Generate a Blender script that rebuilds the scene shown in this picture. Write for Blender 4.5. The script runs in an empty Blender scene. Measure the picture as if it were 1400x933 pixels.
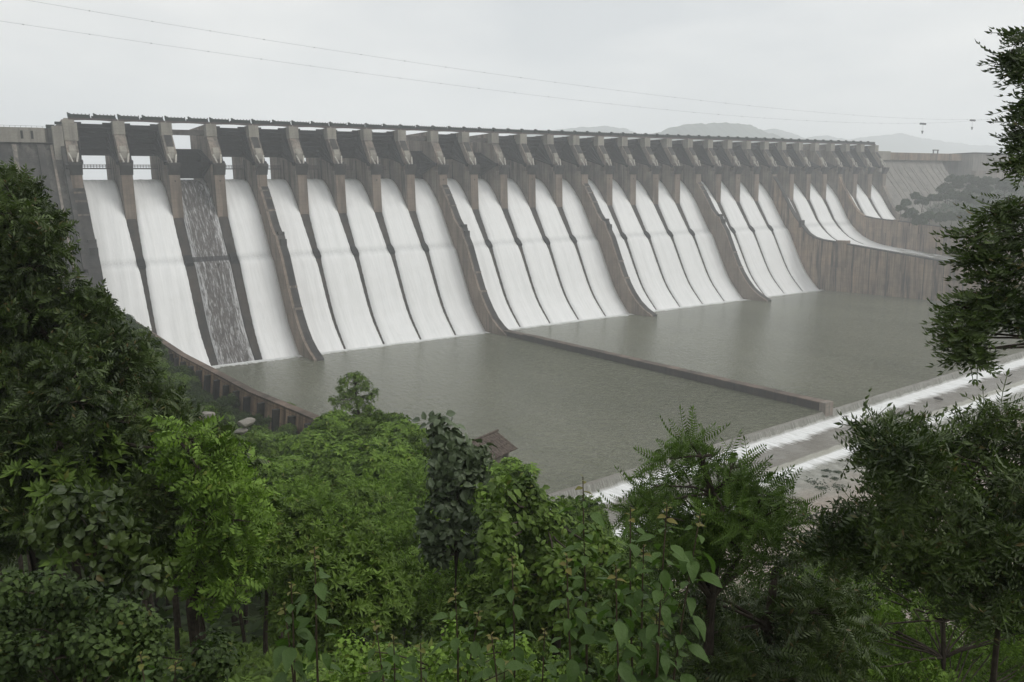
import bpy, math, random
import numpy as np
from math import sin, cos, pi, radians
from mathutils import Vector, Matrix

rnd = random.Random(7)
nr = np.random.default_rng(11)
SC = bpy.context.scene

# ------------------------------------------------------------------ camera, sky, sun, exposure
CX, CY, CZ = -49.794, -492.105, 83.323
AZ, PITCH, ROLL, FPX = 0.58614, -0.17722, -0.01915, 1104.0      # FPX: focal length for a 1400 px wide frame
FWD = np.array([sin(AZ)*cos(PITCH), cos(AZ)*cos(PITCH), sin(PITCH)])
_r0 = np.array([cos(AZ), -sin(AZ), 0.0]); _u0 = np.cross(_r0, FWD)
RGT = cos(ROLL)*_r0 + sin(ROLL)*_u0
UPV = -sin(ROLL)*_r0 + cos(ROLL)*_u0
cd = bpy.data.cameras.new('camera'); cam = bpy.data.objects.new('camera', cd); SC.collection.objects.link(cam)
cd.sensor_width = 36.0; cd.lens = 36.0*FPX/1400.0; cd.clip_start = 0.2; cd.clip_end = 30000
_m = Matrix(((RGT[0], UPV[0], -FWD[0], CX), (RGT[1], UPV[1], -FWD[1], CY), (RGT[2], UPV[2], -FWD[2], CZ), (0, 0, 0, 1)))
cam.matrix_world = _m
SC.camera = cam

def ray_at(px, py, d):
    """the point d metres (along the view axis) out on the sight line of a photo pixel (1400 x 933)"""
    v = FWD + RGT*(px-700)/FPX - UPV*(py-466.5)/FPX
    return np.array([CX, CY, CZ]) + v*d
def pix(p):
    v = np.asarray(p, float) - np.array([CX, CY, CZ]); f = v @ FWD
    return 700+FPX*(v@RGT)/f, 466.5-FPX*(v@UPV)/f, f

SC.view_settings.view_transform = 'Standard'; SC.view_settings.look = 'None'
SC.view_settings.exposure = 0.0; SC.view_settings.gamma = 1.0
SC.render.engine = 'CYCLES'
cy = SC.cycles
cy.max_bounces = 8; cy.diffuse_bounces = 3; cy.glossy_bounces = 3; cy.transmission_bounces = 3
cy.volume_bounces = 3; cy.transparent_max_bounces = 8
try:
    cy.use_denoising = True
except Exception: pass

SUN_EL, SUN_AZ = radians(46), radians(140)
W = bpy.data.worlds.new('World'); SC.world = W; W.use_nodes = True
nt = W.node_tree; nt.nodes.clear()
def N(nt, t, **kw):
    n = nt.nodes.new(t)
    for k, v in kw.items(): setattr(n, k, v)
    return n
wo = N(nt, 'ShaderNodeOutputWorld'); bg = N(nt, 'ShaderNodeBackground'); bg.inputs[1].default_value = 0.135
sky = N(nt, 'ShaderNodeTexSky'); sky.sky_type = 'NISHITA'; sky.sun_disc = False
sky.sun_elevation = SUN_EL; sky.sun_rotation = SUN_AZ; sky.dust_density = 4; sky.air_density = 1.5
geo = N(nt, 'ShaderNodeTexCoord')
mp = N(nt, 'ShaderNodeMapping'); mp.inputs['Scale'].default_value = (1.0, 1.0, 3.2)
ns = N(nt, 'ShaderNodeTexNoise'); ns.inputs['Scale'].default_value = 2.3; ns.inputs['Detail'].default_value = 4; ns.inputs['Roughness'].default_value = .5
cr = N(nt, 'ShaderNodeValToRGB')
cr.color_ramp.elements[0].position = .32; cr.color_ramp.elements[0].color = (5.5, 5.7, 5.85, 1)
cr.color_ramp.elements[1].position = .66; cr.color_ramp.elements[1].color = (8.5, 8.4, 8.15, 1)
mx = N(nt, 'ShaderNodeMix', data_type='RGBA'); mx.inputs[0].default_value = .93
nt.links.new(geo.outputs['Generated'], mp.inputs[0]); nt.links.new(mp.outputs[0], ns.inputs[0]); nt.links.new(ns.outputs[0], cr.inputs[0])
dp = N(nt, 'ShaderNodeVectorMath', operation='DOT_PRODUCT'); dp.inputs[1].default_value = (sin(SUN_AZ)*.8, cos(SUN_AZ)*.8, .6)
nt.links.new(geo.outputs['Generated'], dp.inputs[0])
mr_ = N(nt, 'ShaderNodeMapRange')                                  # the overcast is a little brighter towards the hidden sun
for _i, _x in enumerate((-1., 1., .72, 1.20)): mr_.inputs[_i+1].default_value = _x
nt.links.new(dp.outputs['Value'], mr_.inputs[0])
vm = N(nt, 'ShaderNodeVectorMath', operation='SCALE'); nt.links.new(cr.outputs[0], vm.inputs[0]); nt.links.new(mr_.outputs[0], vm.inputs['Scale'])
nt.links.new(sky.outputs[0], mx.inputs[6]); nt.links.new(vm.outputs[0], mx.inputs[7])
nt.links.new(mx.outputs[2], bg.inputs[0]); nt.links.new(bg.outputs[0], wo.inputs[0])

sl = bpy.data.lights.new('sun', 'SUN'); sl.energy = 1.1; sl.angle = radians(25); sl.color = (1, .97, .92)
so = bpy.data.objects.new('sun', sl); SC.collection.objects.link(so)
_sd = Vector((sin(SUN_AZ)*cos(SUN_EL), cos(SUN_AZ)*cos(SUN_EL), sin(SUN_EL)))
so.rotation_euler = _sd.to_track_quat('Z', 'Y').to_euler()

# ------------------------------------------------------------------ helpers
def put(o, parent=None, label=None, cat=None, group=None, kind=None):
    SC.collection.objects.link(o)
    if parent is not None: o.parent = parent
    if label: o['label'] = label
    if cat: o['category'] = cat
    if group: o['group'] = group
    if kind: o['kind'] = kind
    return o
def empty(name, loc=(0, 0, 0), **kw):
    o = bpy.data.objects.new(name, None); o.location = loc; o.empty_display_size = .5
    return put(o, **kw)
class MB:
    def __init__(s): s.v = []; s.f = []; s.uv = None
    def add(s, vs, fs):
        b = len(s.v); s.v += [tuple(map(float, v)) for v in vs]; s.f += [tuple(i+b for i in f) for f in fs]; return s
    def box(s, x0, x1, y0, y1, z0, z1):
        return s.add([(x0,y0,z0),(x1,y0,z0),(x1,y1,z0),(x0,y1,z0),(x0,y0,z1),(x1,y0,z1),(x1,y1,z1),(x0,y1,z1)],
                     [(0,3,2,1),(4,5,6,7),(0,1,5,4),(1,2,6,5),(2,3,7,6),(3,0,4,7)])
    def prism(s, poly, x0, x1):
        """a closed (y,z) outline run from x0 to x1"""
        n = len(poly)
        vs = [(x0, y, z) for y, z in poly]+[(x1, y, z) for y, z in poly]
        return s.add(vs, [tuple(range(n)), tuple(range(2*n-1, n-1, -1))]+[(i, i+n, (i+1) % n+n, (i+1) % n) for i in range(n)])
    def strip(s, top, x0, x1, thick):
        """a wall whose top follows (y,z) points, thick metres deep below it"""
        n = len(top); vs = []
        for y, z in top:
            t = thick(y, z) if callable(thick) else z-thick
            vs += [(x0, y, z), (x1, y, z), (x1, y, t), (x0, y, t)]
        fs = []
        for i in range(n-1):
            a = 4*i; b = a+4
            fs += [(a, a+1, b+1, b), (a+1, a+2, b+2, b+1), (a+2, a+3, b+3, b+2), (a+3, a, b, b+3)]
        fs += [(3, 2, 1, 0), (4*n-4, 4*n-3, 4*n-2, 4*n-1)]
        return s.add(vs, fs)
    def tube(s, pts, rads, n=6):
        pts = [Vector(p) for p in pts]; vs = []; fs = []
        for i, p in enumerate(pts):
            d = (pts[min(i+1, len(pts)-1)]-pts[max(i-1, 0)]).normalized()
            a = d.cross(Vector((0, 0, 1)));
            if a.length < .05: a = d.cross(Vector((1, 0, 0)))
            a.normalize(); b = d.cross(a)
            r = rads[i] if isinstance(rads, (list, tuple)) else rads
            for k in range(n):
                t = 2*pi*k/n; vs.append(tuple(p+a*(r*cos(t))+b*(r*sin(t))))
        for i in range(len(pts)-1):
            for k in range(n): fs.append((i*n+k, i*n+(k+1) % n, (i+1)*n+(k+1) % n, (i+1)*n+k))
        fs += [tuple(range(n-1, -1, -1)), tuple(range((len(pts)-1)*n, len(pts)*n))]
        return s.add(vs, fs)
    def mesh(s, name, mat, smooth=False):
        me = bpy.data.meshes.new(name); me.from_pydata(s.v, [], s.f); me.validate(); me.update()
        import bmesh
        bm = bmesh.new(); bm.from_mesh(me); bmesh.ops.recalc_face_normals(bm, faces=bm.faces); bm.to_mesh(me); bm.free()
        me.materials.append(mat)
        if smooth: me.polygons.foreach_set('use_smooth', [True]*len(me.polygons))
        return me
    def build(s, name, mat, parent=None, smooth=False, **kw):
        return put(bpy.data.objects.new(name, s.mesh(name, mat, smooth)), parent, **kw)
def tris(name, V, F, mat, smooth=False):
    """a big triangle mesh from numpy arrays"""
    me = bpy.data.meshes.new(name); nv, nf = len(V), len(F)
    me.vertices.add(nv); me.vertices.foreach_set('co', np.ascontiguousarray(V, np.float32).ravel())
    me.loops.add(nf*3); me.loops.foreach_set('vertex_index', np.ascontiguousarray(F, np.int32).ravel())
    me.polygons.add(nf); me.polygons.foreach_set('loop_start', np.arange(0, nf*3, 3, dtype=np.int32))
    me.polygons.foreach_set('use_smooth', np.full(nf, smooth))
    me.update(calc_edges=True); me.materials.append(mat)
    return me
def copy(o, parent=None):
    c = o.copy(); SC.collection.objects.link(c); c.parent = parent; return c

# ------------------------------------------------------------------ materials
def mat(name, rough=.8, spec=.3):
    m = bpy.data.materials.new(name); m.use_nodes = True
    b = m.node_tree.nodes['Principled BSDF']; b.inputs['Roughness'].default_value = rough
    b.inputs['Specular IOR Level'].default_value = spec
    return m, m.node_tree, b
def pos(nt, scale=(1, 1, 1), rot=(0, 0, 0), uv=False):
    if uv: s = N(nt, 'ShaderNodeUVMap').outputs[0]
    else: s = N(nt, 'ShaderNodeNewGeometry').outputs['Position']
    m = N(nt, 'ShaderNodeMapping'); m.inputs['Scale'].default_value = scale; m.inputs['Rotation'].default_value = rot
    nt.links.new(s, m.inputs[0]); return m.outputs[0]
def noise(nt, vec, scale=1., detail=4, rough=.55, dist=0.):
    n = N(nt, 'ShaderNodeTexNoise'); n.inputs['Scale'].default_value = scale; n.inputs['Detail'].default_value = detail
    n.inputs['Roughness'].default_value = rough; n.inputs['Distortion'].default_value = dist
    nt.links.new(vec, n.inputs['Vector']); return n.outputs[0]
def rmp(nt, val, a, b, lo=0., hi=1.):
    n = N(nt, 'ShaderNodeMapRange'); n.clamp = True
    for i, x in enumerate((a, b, lo, hi)): n.inputs[i+1].default_value = x
    nt.links.new(val, n.inputs[0]); return n.outputs[0]
def mth(nt, op, a, b=None):
    n = N(nt, 'ShaderNodeMath', operation=op)
    for i, x in enumerate((a, b)):
        if x is None: continue
        if isinstance(x, (int, float)): n.inputs[i].default_value = x
        else: nt.links.new(x, n.inputs[i])
    return n.outputs[0]
def mix(nt, f, a, b, mode='MIX'):
    n = N(nt, 'ShaderNodeMix', data_type='RGBA', blend_type=mode)
    for i, x in ((0, f), (6, a), (7, b)):
        if isinstance(x, (int, float)): n.inputs[i].default_value = x
        elif isinstance(x, tuple): n.inputs[i].default_value = x if len(x) == 4 else (*x, 1)
        else: nt.links.new(x, n.inputs[i])
    return n.outputs[2]
def bump(nt, b, h, strength=.4, dist=.1):
    n = N(nt, 'ShaderNodeBump'); n.inputs['Strength'].default_value = strength; n.inputs['Distance'].default_value = dist
    nt.links.new(h, n.inputs['Height']); nt.links.new(n.outputs[0], b.inputs['Normal'])
def sep(nt, v):
    s = N(nt, 'ShaderNodeSeparateXYZ'); nt.links.new(v, s.inputs[0]); return s.outputs
def concrete(name, base, dark, streak=.6, blotch=.5, tint=None, lift=2.4):
    m, nt, b = mat(name, .9, .2)
    P = pos(nt)
    st = rmp(nt, noise(nt, pos(nt, (.75, .75, .035)), 1., 5, .6), .42, .66)          # rain streaks
    bl = rmp(nt, noise(nt, P, .09, 5, .6), .4, .65)                                   # old damp blotches
    fn = noise(nt, P, 1.3, 6, .7)
    c = mix(nt, rmp(nt, fn, .3, .7), tuple(x*.82 for x in base), tuple(x*1.15 for x in base))
    if tint: c = mix(nt, rmp(nt, noise(nt, pos(nt, (.3, .3, .1)), .5, 4), .35, .65, 0, .75), c, tint)
    wd = mth(nt, 'MULTIPLY', rmp(nt, noise(nt, pos(nt, (.16, .16, .006)), 1., 4, .75), .50, .56), rmp(nt, noise(nt, pos(nt, (.3, .3, .06)), 1., 3, .6), .38, .62, .15, 1))
    c = mix(nt, mth(nt, 'MULTIPLY', bl, blotch), c, dark)
    c = mix(nt, mth(nt, 'MULTIPLY', wd, min(1., streak*1.1)), c, dark)
    c = mix(nt, mth(nt, 'MULTIPLY', st, streak*.6), c, dark)
    z = sep(nt, P)[2]
    fr = mth(nt, 'FRACT', mth(nt, 'DIVIDE', mth(nt, 'ADD', z, 200.), lift))
    ln = mth(nt, 'LESS_THAN', fr, .06)                                                # lift joints
    c = mix(nt, mth(nt, 'MULTIPLY', ln, .35), c, dark)
    nt.links.new(c, b.inputs['Base Color'])
    bump(nt, b, mth(nt, 'SUBTRACT', fn, mth(nt, 'MULTIPLY', ln, .5)), .5, .12)
    return m
M = {}
M['pier'] = concrete('pier_concrete', (.27, .24, .205), (.045, .042, .04), .8, .55, (.27, .21, .165))
M['nose'] = concrete('nose_concrete', (.25, .195, .155), (.07, .055, .045), .6, .45, (.22, .185, .15))
M['dark'] = concrete('wet_concrete', (.055, .05, .045), (.018, .017, .016), .6, .6, (.075, .056, .043))
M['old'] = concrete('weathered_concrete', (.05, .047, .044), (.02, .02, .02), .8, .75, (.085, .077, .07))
M['abut'] = concrete('abutment_concrete', (.085, .08, .072), (.015, .015, .015), .95, .9, (.16, .15, .13))
M['block'] = concrete('block_concrete', (.31, .29, .25), (.10, .095, .085), .35, .4, None, 1.6)
M['wall'] = concrete('wall_concrete', (.31, .235, .17), (.045, .037, .032), .95, .5, (.35, .235, .155), 3.2)
M['face'] = concrete('streaked_concrete', (.27, .255, .23), (.10, .095, .09), .7, .35, (.22, .2, .18))
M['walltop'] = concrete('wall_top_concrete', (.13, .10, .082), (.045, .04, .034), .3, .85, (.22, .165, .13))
def flat(name, col, rough=.6, spec=.3, var=.25, scale=.8, metal=0.):
    m, nt, b = mat(name, rough, spec); b.inputs['Metallic'].default_value = metal
    n = noise(nt, pos(nt), scale, 5, .65)
    nt.links.new(mix(nt, rmp(nt, n, .3, .7), tuple(x*(1-var) for x in col), tuple(x*(1+var) for x in col)), b.inputs['Base Color'])
    bump(nt, b, n, .2, .05)
    return m
M['gate'] = flat('gate_steel', (.014, .015, .018), .8, .1, .35, .6)
M['green'] = flat('green_painted_steel', (.022, .034, .030), .8, .15, .3, .5)
M['redlead'] = flat('red_brown_steel', (.07, .045, .045), .6, .3, .3, .5)
M['beam'] = flat('beam_concrete', (.15, .135, .125), .9, .2, .3, .5)
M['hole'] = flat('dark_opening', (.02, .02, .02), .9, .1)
M['whitish'] = flat('lime_stained_concrete', (.42, .40, .36), .9, .2, .3, 1.5)
M['cable'] = flat('cable_steel', (.36, .37, .38), .6)
M['rock'] = flat('wet_rock', (.09, .078, .066), .7, .4, .5, 1.2)
M['bark'] = flat('bark', (.055, .045, .036), .95, .1, .5, 6)
M['stem'] = flat('green_brown_stem', (.06, .045, .03), .8, .2, .4, 8)

def leafmat(name, dark, light, young=None, yfrac=.93, rough=.55, spec=.22, trans=.16):
    m, nt, b = mat(name, rough, spec)
    g = N(nt, 'ShaderNodeNewGeometry')
    isl = g.outputs['Random Per Island']
    cl = rmp(nt, noise(nt, g.outputs['Position'], .8, 4), .38, .62)
    c = mix(nt, mth(nt, 'ADD', mth(nt, 'MULTIPLY', isl, .5), mth(nt, 'MULTIPLY', cl, .5)), dark, light)
    if young: c = mix(nt, rmp(nt, isl, yfrac, yfrac+.02), c, young)
    nt.links.new(c, b.inputs['Base Color'])
    if trans:
        t = N(nt, 'ShaderNodeBsdfTranslucent'); ms = N(nt, 'ShaderNodeMixShader'); ms.inputs[0].default_value = trans
        nt.links.new(mix(nt, 1., c, (1.0, 1.25, .5), 'MULTIPLY'), t.inputs[0])
        out = nt.nodes['Material Output']
        nt.links.new(b.outputs[0], ms.inputs[1]); nt.links.new(t.outputs[0], ms.inputs[2]); nt.links.new(ms.outputs[0], out.inputs[0])
    return m
M['leaf_bright'] = leafmat('bright_green_leaves', (0.036, 0.070, 0.008), (0.185, 0.30, 0.044), (.16, .20, .04), .97)
M['leaf_mid'] = leafmat('mid_green_leaves', (0.030, 0.054, 0.008), (0.150, 0.235, 0.040), (.12, .13, .03), .975)
M['leaf_dark'] = leafmat('dark_green_leaves', (0.014, 0.027, 0.007), (0.072, 0.114, 0.026), (.10, .09, .025), .975)
M['leaf_grey'] = leafmat('grey_green_leaves', (.045, .068, .032), (.115, .15, .08), None, .9, .45, .4, .1)
M['leaf_far'] = leafmat('far_green_leaves', (.014, .034, .008), (.036, .07, .018), None)
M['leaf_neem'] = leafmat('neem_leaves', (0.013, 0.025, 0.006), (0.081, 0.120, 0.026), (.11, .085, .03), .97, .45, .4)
M['leaf_feather'] = leafmat('feathery_leaves', (0.024, 0.048, 0.008), (0.11, 0.18, 0.034), (.13, .17, .035), .97)
M['leaf_big'] = leafmat('large_soft_leaves', (.045, .085, .02), (.085, .145, .035), None, .9, .55, .3, .3)
_nt = M['leaf_big'].node_tree; bump(_nt, _nt.nodes['Principled BSDF'], noise(_nt, pos(_nt), 38, 3, .6), .5, .02)
M['leaf_young'] = leafmat('young_yellow_leaves', (.11, .14, .028), (.17, .14, .04), None, .9, .55, .3, .3)

# --- water
m, nt, b = mat('basin_water', .12, .5); M['water'] = m
b.inputs['IOR'].default_value = 1.33
P = pos(nt); big = noise(nt, pos(nt, (1, .45, 1)), .02, 4, .6, .4); med = noise(nt, pos(nt, (.6, 1, 1), (0, 0, .3)), .12, 5, .6)
c = mix(nt, rmp(nt, big, .35, .65), (.092, .100, .048), (.155, .162, .095))
c = mix(nt, rmp(nt, med, .45, .75, 0, .35), c, (.20, .20, .15))
fr_ = noise(nt, pos(nt, (.7, 1.3, 1), (0, 0, .35)), .45, 5, .7)
c = mix(nt, rmp(nt, fr_, .40, .62), mix(nt, .32, c, (.035, .038, .025)), mix(nt, .22, c, (.30, .30, .26)))
xyz = sep(nt, P)
jag = mth(nt, 'ADD', mth(nt, 'MULTIPLY', noise(nt, pos(nt, (1, .22, 1)), .45, 6, .75), 15.), mth(nt, 'MULTIPLY', noise(nt, P, .07, 2), 8.))
foam = rmp(nt, mth(nt, 'ADD', xyz[1], jag), -61.5, -58.5)      # churned white water at the foot of the chutes
drift = mth(nt, 'MULTIPLY', rmp(nt, xyz[1], -120, -70), rmp(nt, noise(nt, pos(nt, (.5, .12, 1)), .5, 5, .7), .48, .7, 0, .6))
c = mix(nt, drift, c, (.36, .36, .33))
c = mix(nt, foam, c, (.78, .79, .78))
nt.links.new(c, b.inputs['Base Color'])
nt.links.new(rmp(nt, foam, 0, 1, .12, .8), b.inputs['Roughness'])
h = mth(nt, 'ADD', mth(nt, 'MULTIPLY', noise(nt, pos(nt, (1, .55, 1), (0, 0, .25)), .35, 5, .62), .9), mth(nt, 'MULTIPLY', noise(nt, pos(nt, (1, .6, 1), (0, 0, -.3)), 1.1, 4, .6), .45))
bump(nt, b, h, 1., 3.2)

# river below the weir: t = metres downstream of the weir crest
WA = (85., -316.); WB = (390., -299.); WTH = math.atan2(WB[1]-WA[1], WB[0]-WA[0])
m, nt, b = mat('river_water', .25, .5); M['river'] = m
g = N(nt, 'ShaderNodeNewGeometry'); sb = N(nt, 'ShaderNodeVectorMath', operation='SUBTRACT'); sb.inputs[1].default_value = (WA[0], WA[1], 0)
nt.links.new(g.outputs['Position'], sb.inputs[0])
rt = N(nt, 'ShaderNodeMapping'); rt.inputs['Rotation'].default_value = (0, 0, -WTH); nt.links.new(sb.outputs[0], rt.inputs[0])
L = sep(nt, rt.outputs[0]); t = mth(nt, 'MULTIPLY', L[1], -1.); s_ = L[0]
cmb = N(nt, 'ShaderNodeCombineXYZ'); nt.links.new(s_, cmb.inputs[0]); nt.links.new(mth(nt, 'MULTIPLY', t, .12), cmb.inputs[1])
sn = noise(nt, cmb.outputs[0], .9, 5, .7); sn2 = noise(nt, cmb.outputs[0], .18, 3, .6)
P2 = g.outputs['Position']
apron = mix(nt, rmp(nt, noise(nt, P2, .12, 4), .35, .65), (.13, .115, .09), (.20, .19, .165))
pool = mix(nt, rmp(nt, noise(nt, pos(nt, (1, .5, 1)), .35, 6, .7), .35, .65), (.15, .15, .12), (.32, .32, .28))
gravel = mix(nt, rmp(nt, noise(nt, P2, .6, 5, .7), .35, .65), (.21, .165, .125), (.34, .29, .24))
gm = rmp(nt, mth(nt, 'ADD', mth(nt, 'ADD', t, mth(nt, 'MULTIPLY', s_, .0)), mth(nt, 'MULTIPLY', noise(nt, P2, .07, 4, .6), 22.)), 44., 56.)
pool = mix(nt, gm, pool, gravel)
c = mix(nt, rmp(nt, t, 20.9, 21.1), apron, pool)
jj = mth(nt, 'ADD', mth(nt, 'MULTIPLY', sn, 10.), mth(nt, 'MULTIPLY', sn2, 9.))
f1 = mth(nt, 'MULTIPLY', rmp(nt, mth(nt, 'SUBTRACT', t, jj), -2.2, .6, 1, 0), rmp(nt, t, 1.2, 2.2))
f2 = mth(nt, 'MULTIPLY', rmp(nt, mth(nt, 'SUBTRACT', t, mth(nt, 'MULTIPLY', jj, .8)), 16.6, 19.5, 1, 0), rmp(nt, t, 21.2, 21.8))
fo = mth(nt, 'MAXIMUM', f1, f2)
curt = mth(nt, 'MULTIPLY', rmp(nt, t, .1, .4), rmp(nt, t, 2.1, 1.6))
c = mix(nt, mth(nt, 'MULTIPLY', curt, rmp(nt, noise(nt, cmb.outputs[0], 1.6, 4, .7), .35, .65, .55, 1)), c, mix(nt, rmp(nt, noise(nt, cmb.outputs[0], 2.2, 4, .75), .4, .62), (.10, .10, .08), (.32, .32, .28)))
crt2 = mth(nt, 'MULTIPLY', rmp(nt, t, 20.2, 20.5), rmp(nt, t, 21.6, 21.2))
c = mix(nt, mth(nt, 'MULTIPLY', crt2, .6), c, (.42, .42, .36))
c = mix(nt, fo, c, mix(nt, rmp(nt, sn, .35, .6), (.62, .63, .62), (.82, .83, .83)))
nt.links.new(c, b.inputs['Base Color']); nt.links.new(rmp(nt, fo, 0, 1, .25, .8), b.inputs['Roughness'])
bump(nt, b, mth(nt, 'ADD', noise(nt, P2, .7, 5, .65), mth(nt, 'MULTIPLY', sn, .5)), .8, .8)

def cascade(name, thin=False):
    m, nt, b = mat(name, .6, .25)
    U = N(nt, 'ShaderNodeUVMap').outputs[0]
    xy = sep(nt, U); v = xy[1]
    info = N(nt, 'ShaderNodeNewGeometry'); z = sep(nt, info.outputs['Position'])[2]
    off = N(nt, 'ShaderNodeCombineXYZ'); nt.links.new(mth(nt, 'ADD', xy[0], 0), off.inputs[0]); nt.links.new(mth(nt, 'MULTIPLY', v, .055), off.inputs[1])
    s1 = noise(nt, off.outputs[0], .9, 6, .7); s3 = noise(nt, off.outputs[0], .25, 3, .6)
    fb = noise(nt, U, 1.1, 5, .7)
    if not thin:
        c = mix(nt, rmp(nt, s1, .3, .62), (.71, .715, .71), (.80, .805, .80))
        c = mix(nt, rmp(nt, s3, .50, .72, 0, .22), c, (.5, .51, .49))
        rip = noise(nt, pos(nt, (.5, .22, 1), (0, 0, .0), uv=True), .55, 6, .7, 1.2)
        c = mix(nt, rmp(nt, rip, .54, .74, 0, .18), c, (.45, .46, .44))
        oi = N(nt, 'ShaderNodeObjectInfo').outputs['Random']
        c = mix(nt, rmp(nt, oi, 0, 1, 0, .12), c, (.5, .51, .5))
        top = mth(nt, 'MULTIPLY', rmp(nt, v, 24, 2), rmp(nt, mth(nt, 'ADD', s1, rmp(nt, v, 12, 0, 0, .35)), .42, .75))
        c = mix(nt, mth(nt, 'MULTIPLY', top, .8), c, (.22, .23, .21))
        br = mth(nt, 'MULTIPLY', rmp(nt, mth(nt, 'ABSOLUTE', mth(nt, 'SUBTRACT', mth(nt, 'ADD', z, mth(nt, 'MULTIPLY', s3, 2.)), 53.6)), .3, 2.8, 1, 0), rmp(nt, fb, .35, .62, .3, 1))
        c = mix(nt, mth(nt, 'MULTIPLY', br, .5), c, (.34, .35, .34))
    else:
        wet = mix(nt, rmp(nt, noise(nt, info.outputs['Position'], .4, 4), .3, .7), (.05, .045, .042), (.10, .09, .083))
        off2 = N(nt, 'ShaderNodeCombineXYZ'); nt.links.new(xy[0], off2.inputs[0]); nt.links.new(mth(nt, 'MULTIPLY', v, .16), off2.inputs[1])
        s2 = noise(nt, off2.outputs[0], 1.2, 5, .75, .5)
        edge = rmp(nt, mth(nt, 'ABSOLUTE', xy[0]), 6, 9, 0, .10)
        k = rmp(nt, mth(nt, 'ADD', mth(nt, 'ADD', mth(nt, 'MULTIPLY', s2, .6), mth(nt, 'MULTIPLY', s1, .4)), edge), .50, .62)
        c = mix(nt, mth(nt, 'MULTIPLY', k, .62), wet, (.72, .73, .74))
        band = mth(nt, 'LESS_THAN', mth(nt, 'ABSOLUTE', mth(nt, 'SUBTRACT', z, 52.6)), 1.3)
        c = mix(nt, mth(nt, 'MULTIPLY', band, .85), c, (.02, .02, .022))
    nt.links.new(c, b.inputs['Base Color'])
    bump(nt, b, mth(nt, 'ADD', mth(nt, 'MULTIPLY', s1, 1.), mth(nt, 'MULTIPLY', fb, .35)), .5 if thin else .22, .9 if thin else .6)
    return m
M['cascade'] = cascade('falling_white_water'); M['thin'] = cascade('thin_streaky_water', True)

def earth(name, a, b_, scale=.1):
    m, nt, b = mat(name, .95, .1); P = pos(nt)
    n = noise(nt, P, scale, 6, .65); f = noise(nt, P, scale*14, 4, .7)
    nt.links.new(mix(nt, rmp(nt, mth(nt, 'ADD', mth(nt, 'MULTIPLY', n, .6), mth(nt, 'MULTIPLY', f, .4)), .38, .62), a, b_), b.inputs['Base Color'])
    bump(nt, b, f, .8, .3); return m
M['earth'] = earth('leafy_earth', (.02, .028, .012), (.045, .06, .022))
M['bed'] = earth('river_bed', (.12, .10, .08), (.2, .17, .14))
M['hill'] = earth('wooded_hill', (.03, .045, .028), (.07, .085, .05), .012)
M['bankearth'] = earth('bank_earth', (.05, .05, .035), (.11, .10, .075))

# ------------------------------------------------------------------ the dam's profile, in metres (y downstream is negative, z above the basin water)
PITCHX = 24.0; HW = 2.75
def bx(i): return PITCHX*i
HEAD = [(24, 90), (19, 94.5), (13, 96), (8, 95), (2, 91.3), (-4, 85.8), (-9, 79.7), (-12.5, 75.8), (-18, 66.9)]
PLOW = HEAD+[(-23, 59.3), (-28, 51.6), (-31, 49.6), (-35, 42.4), (-41.6, 29.8), (-45.5, 22.5), (-49.5, 16), (-53, 11.4), (-57, 7.1), (-61, 3.2), (-65, -.6), (-70, -4), (-80, -7)]
PMID = HEAD+[(-24, 56.2), (-29.5, 49.8), (-35, 44.6), (-41, 40.3), (-48, 36.8), (-56, 34.0), (-66, 31.6), (-80, 29.6), (-135, 23.4), (-240, 11.5), (-330, 3)]
PHIGH = HEAD+[(-23, 59.8), (-27, 55.2), (-31, 51.6), (-36, 48.8), (-43, 46.9), (-55, 45.5), (-75, 44)]
def prof(i): return PLOW if i < 23 else (PMID if i < 27 else PHIGH)

dam = empty('dam', (0, 0, 0), label='long grey concrete dam with thirty gated bays across its spillway', cat='dam')
def body(x0, x1, P, z=-12): MB().prism([(40, z), (40, 88)]+P+[(P[-1][0], z)], x0, x1).build('spillway_body', M['dark'], dam)
body(0, bx(23), PLOW); body(bx(23)+.01, bx(27), PMID); body(bx(27)+.01, bx(30), PHIGH)

# chute walls that rise above the water (after every fourth or fifth bay)
DTOP = [(-5, 99), (-9, 95.6), (-15, 90.2), (-22, 81.2), (-30, 69.6), (-35, 64.8), (-38, 63.8), (-40.5, 58.6), (-45, 52.8), (-49, 44.5), (-53.5, 35.5), (-58, 27), (-62, 21), (-67, 14.8), (-73, 9), (-80, 4.6), (-88.5, .9), (-89, -4)]
def chute_wall(i, top, w=2.6, parent=dam, m='nose'):
    o = MB().strip(top, bx(i)-w, bx(i)+w, lambda y, z: min(z-1, np.interp(-y, [-q[0] for q in prof(i)], [q[1] for q in prof(i)])-3 if i not in (23, 27) else -8)).build('chute_wall', M[m], parent)
    cp = MB(); pts = [p for p in top if p[0] < -8]
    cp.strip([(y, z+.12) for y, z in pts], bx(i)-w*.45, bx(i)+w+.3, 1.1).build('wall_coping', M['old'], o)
    # square steps standing on the coping
    for y0, hh in ((-15.5, .35), (-19, .5), (-24, .3), (-36.3, 1.7), (-39.4, 1.2), (-53, .35), (-59.5, .5)):
        z0 = np.interp(-y0, [-q[0] for q in top], [q[1] for q in top])
        MB().box(bx(i)-(w*.2 if hh > 1 else w*.9), bx(i)+w+.3, y0-(1.4 if hh > 1 else .5), y0+(1.4 if hh > 1 else .5), z0-3.2, z0+hh).build('coping_step', M['old'] if hh > 1 else M['pier'], o)
    return o
chute_wall(0, DTOP, 2.9, m='old')
for i in (4, 9, 14, 19): chute_wall(i, DTOP)

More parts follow.
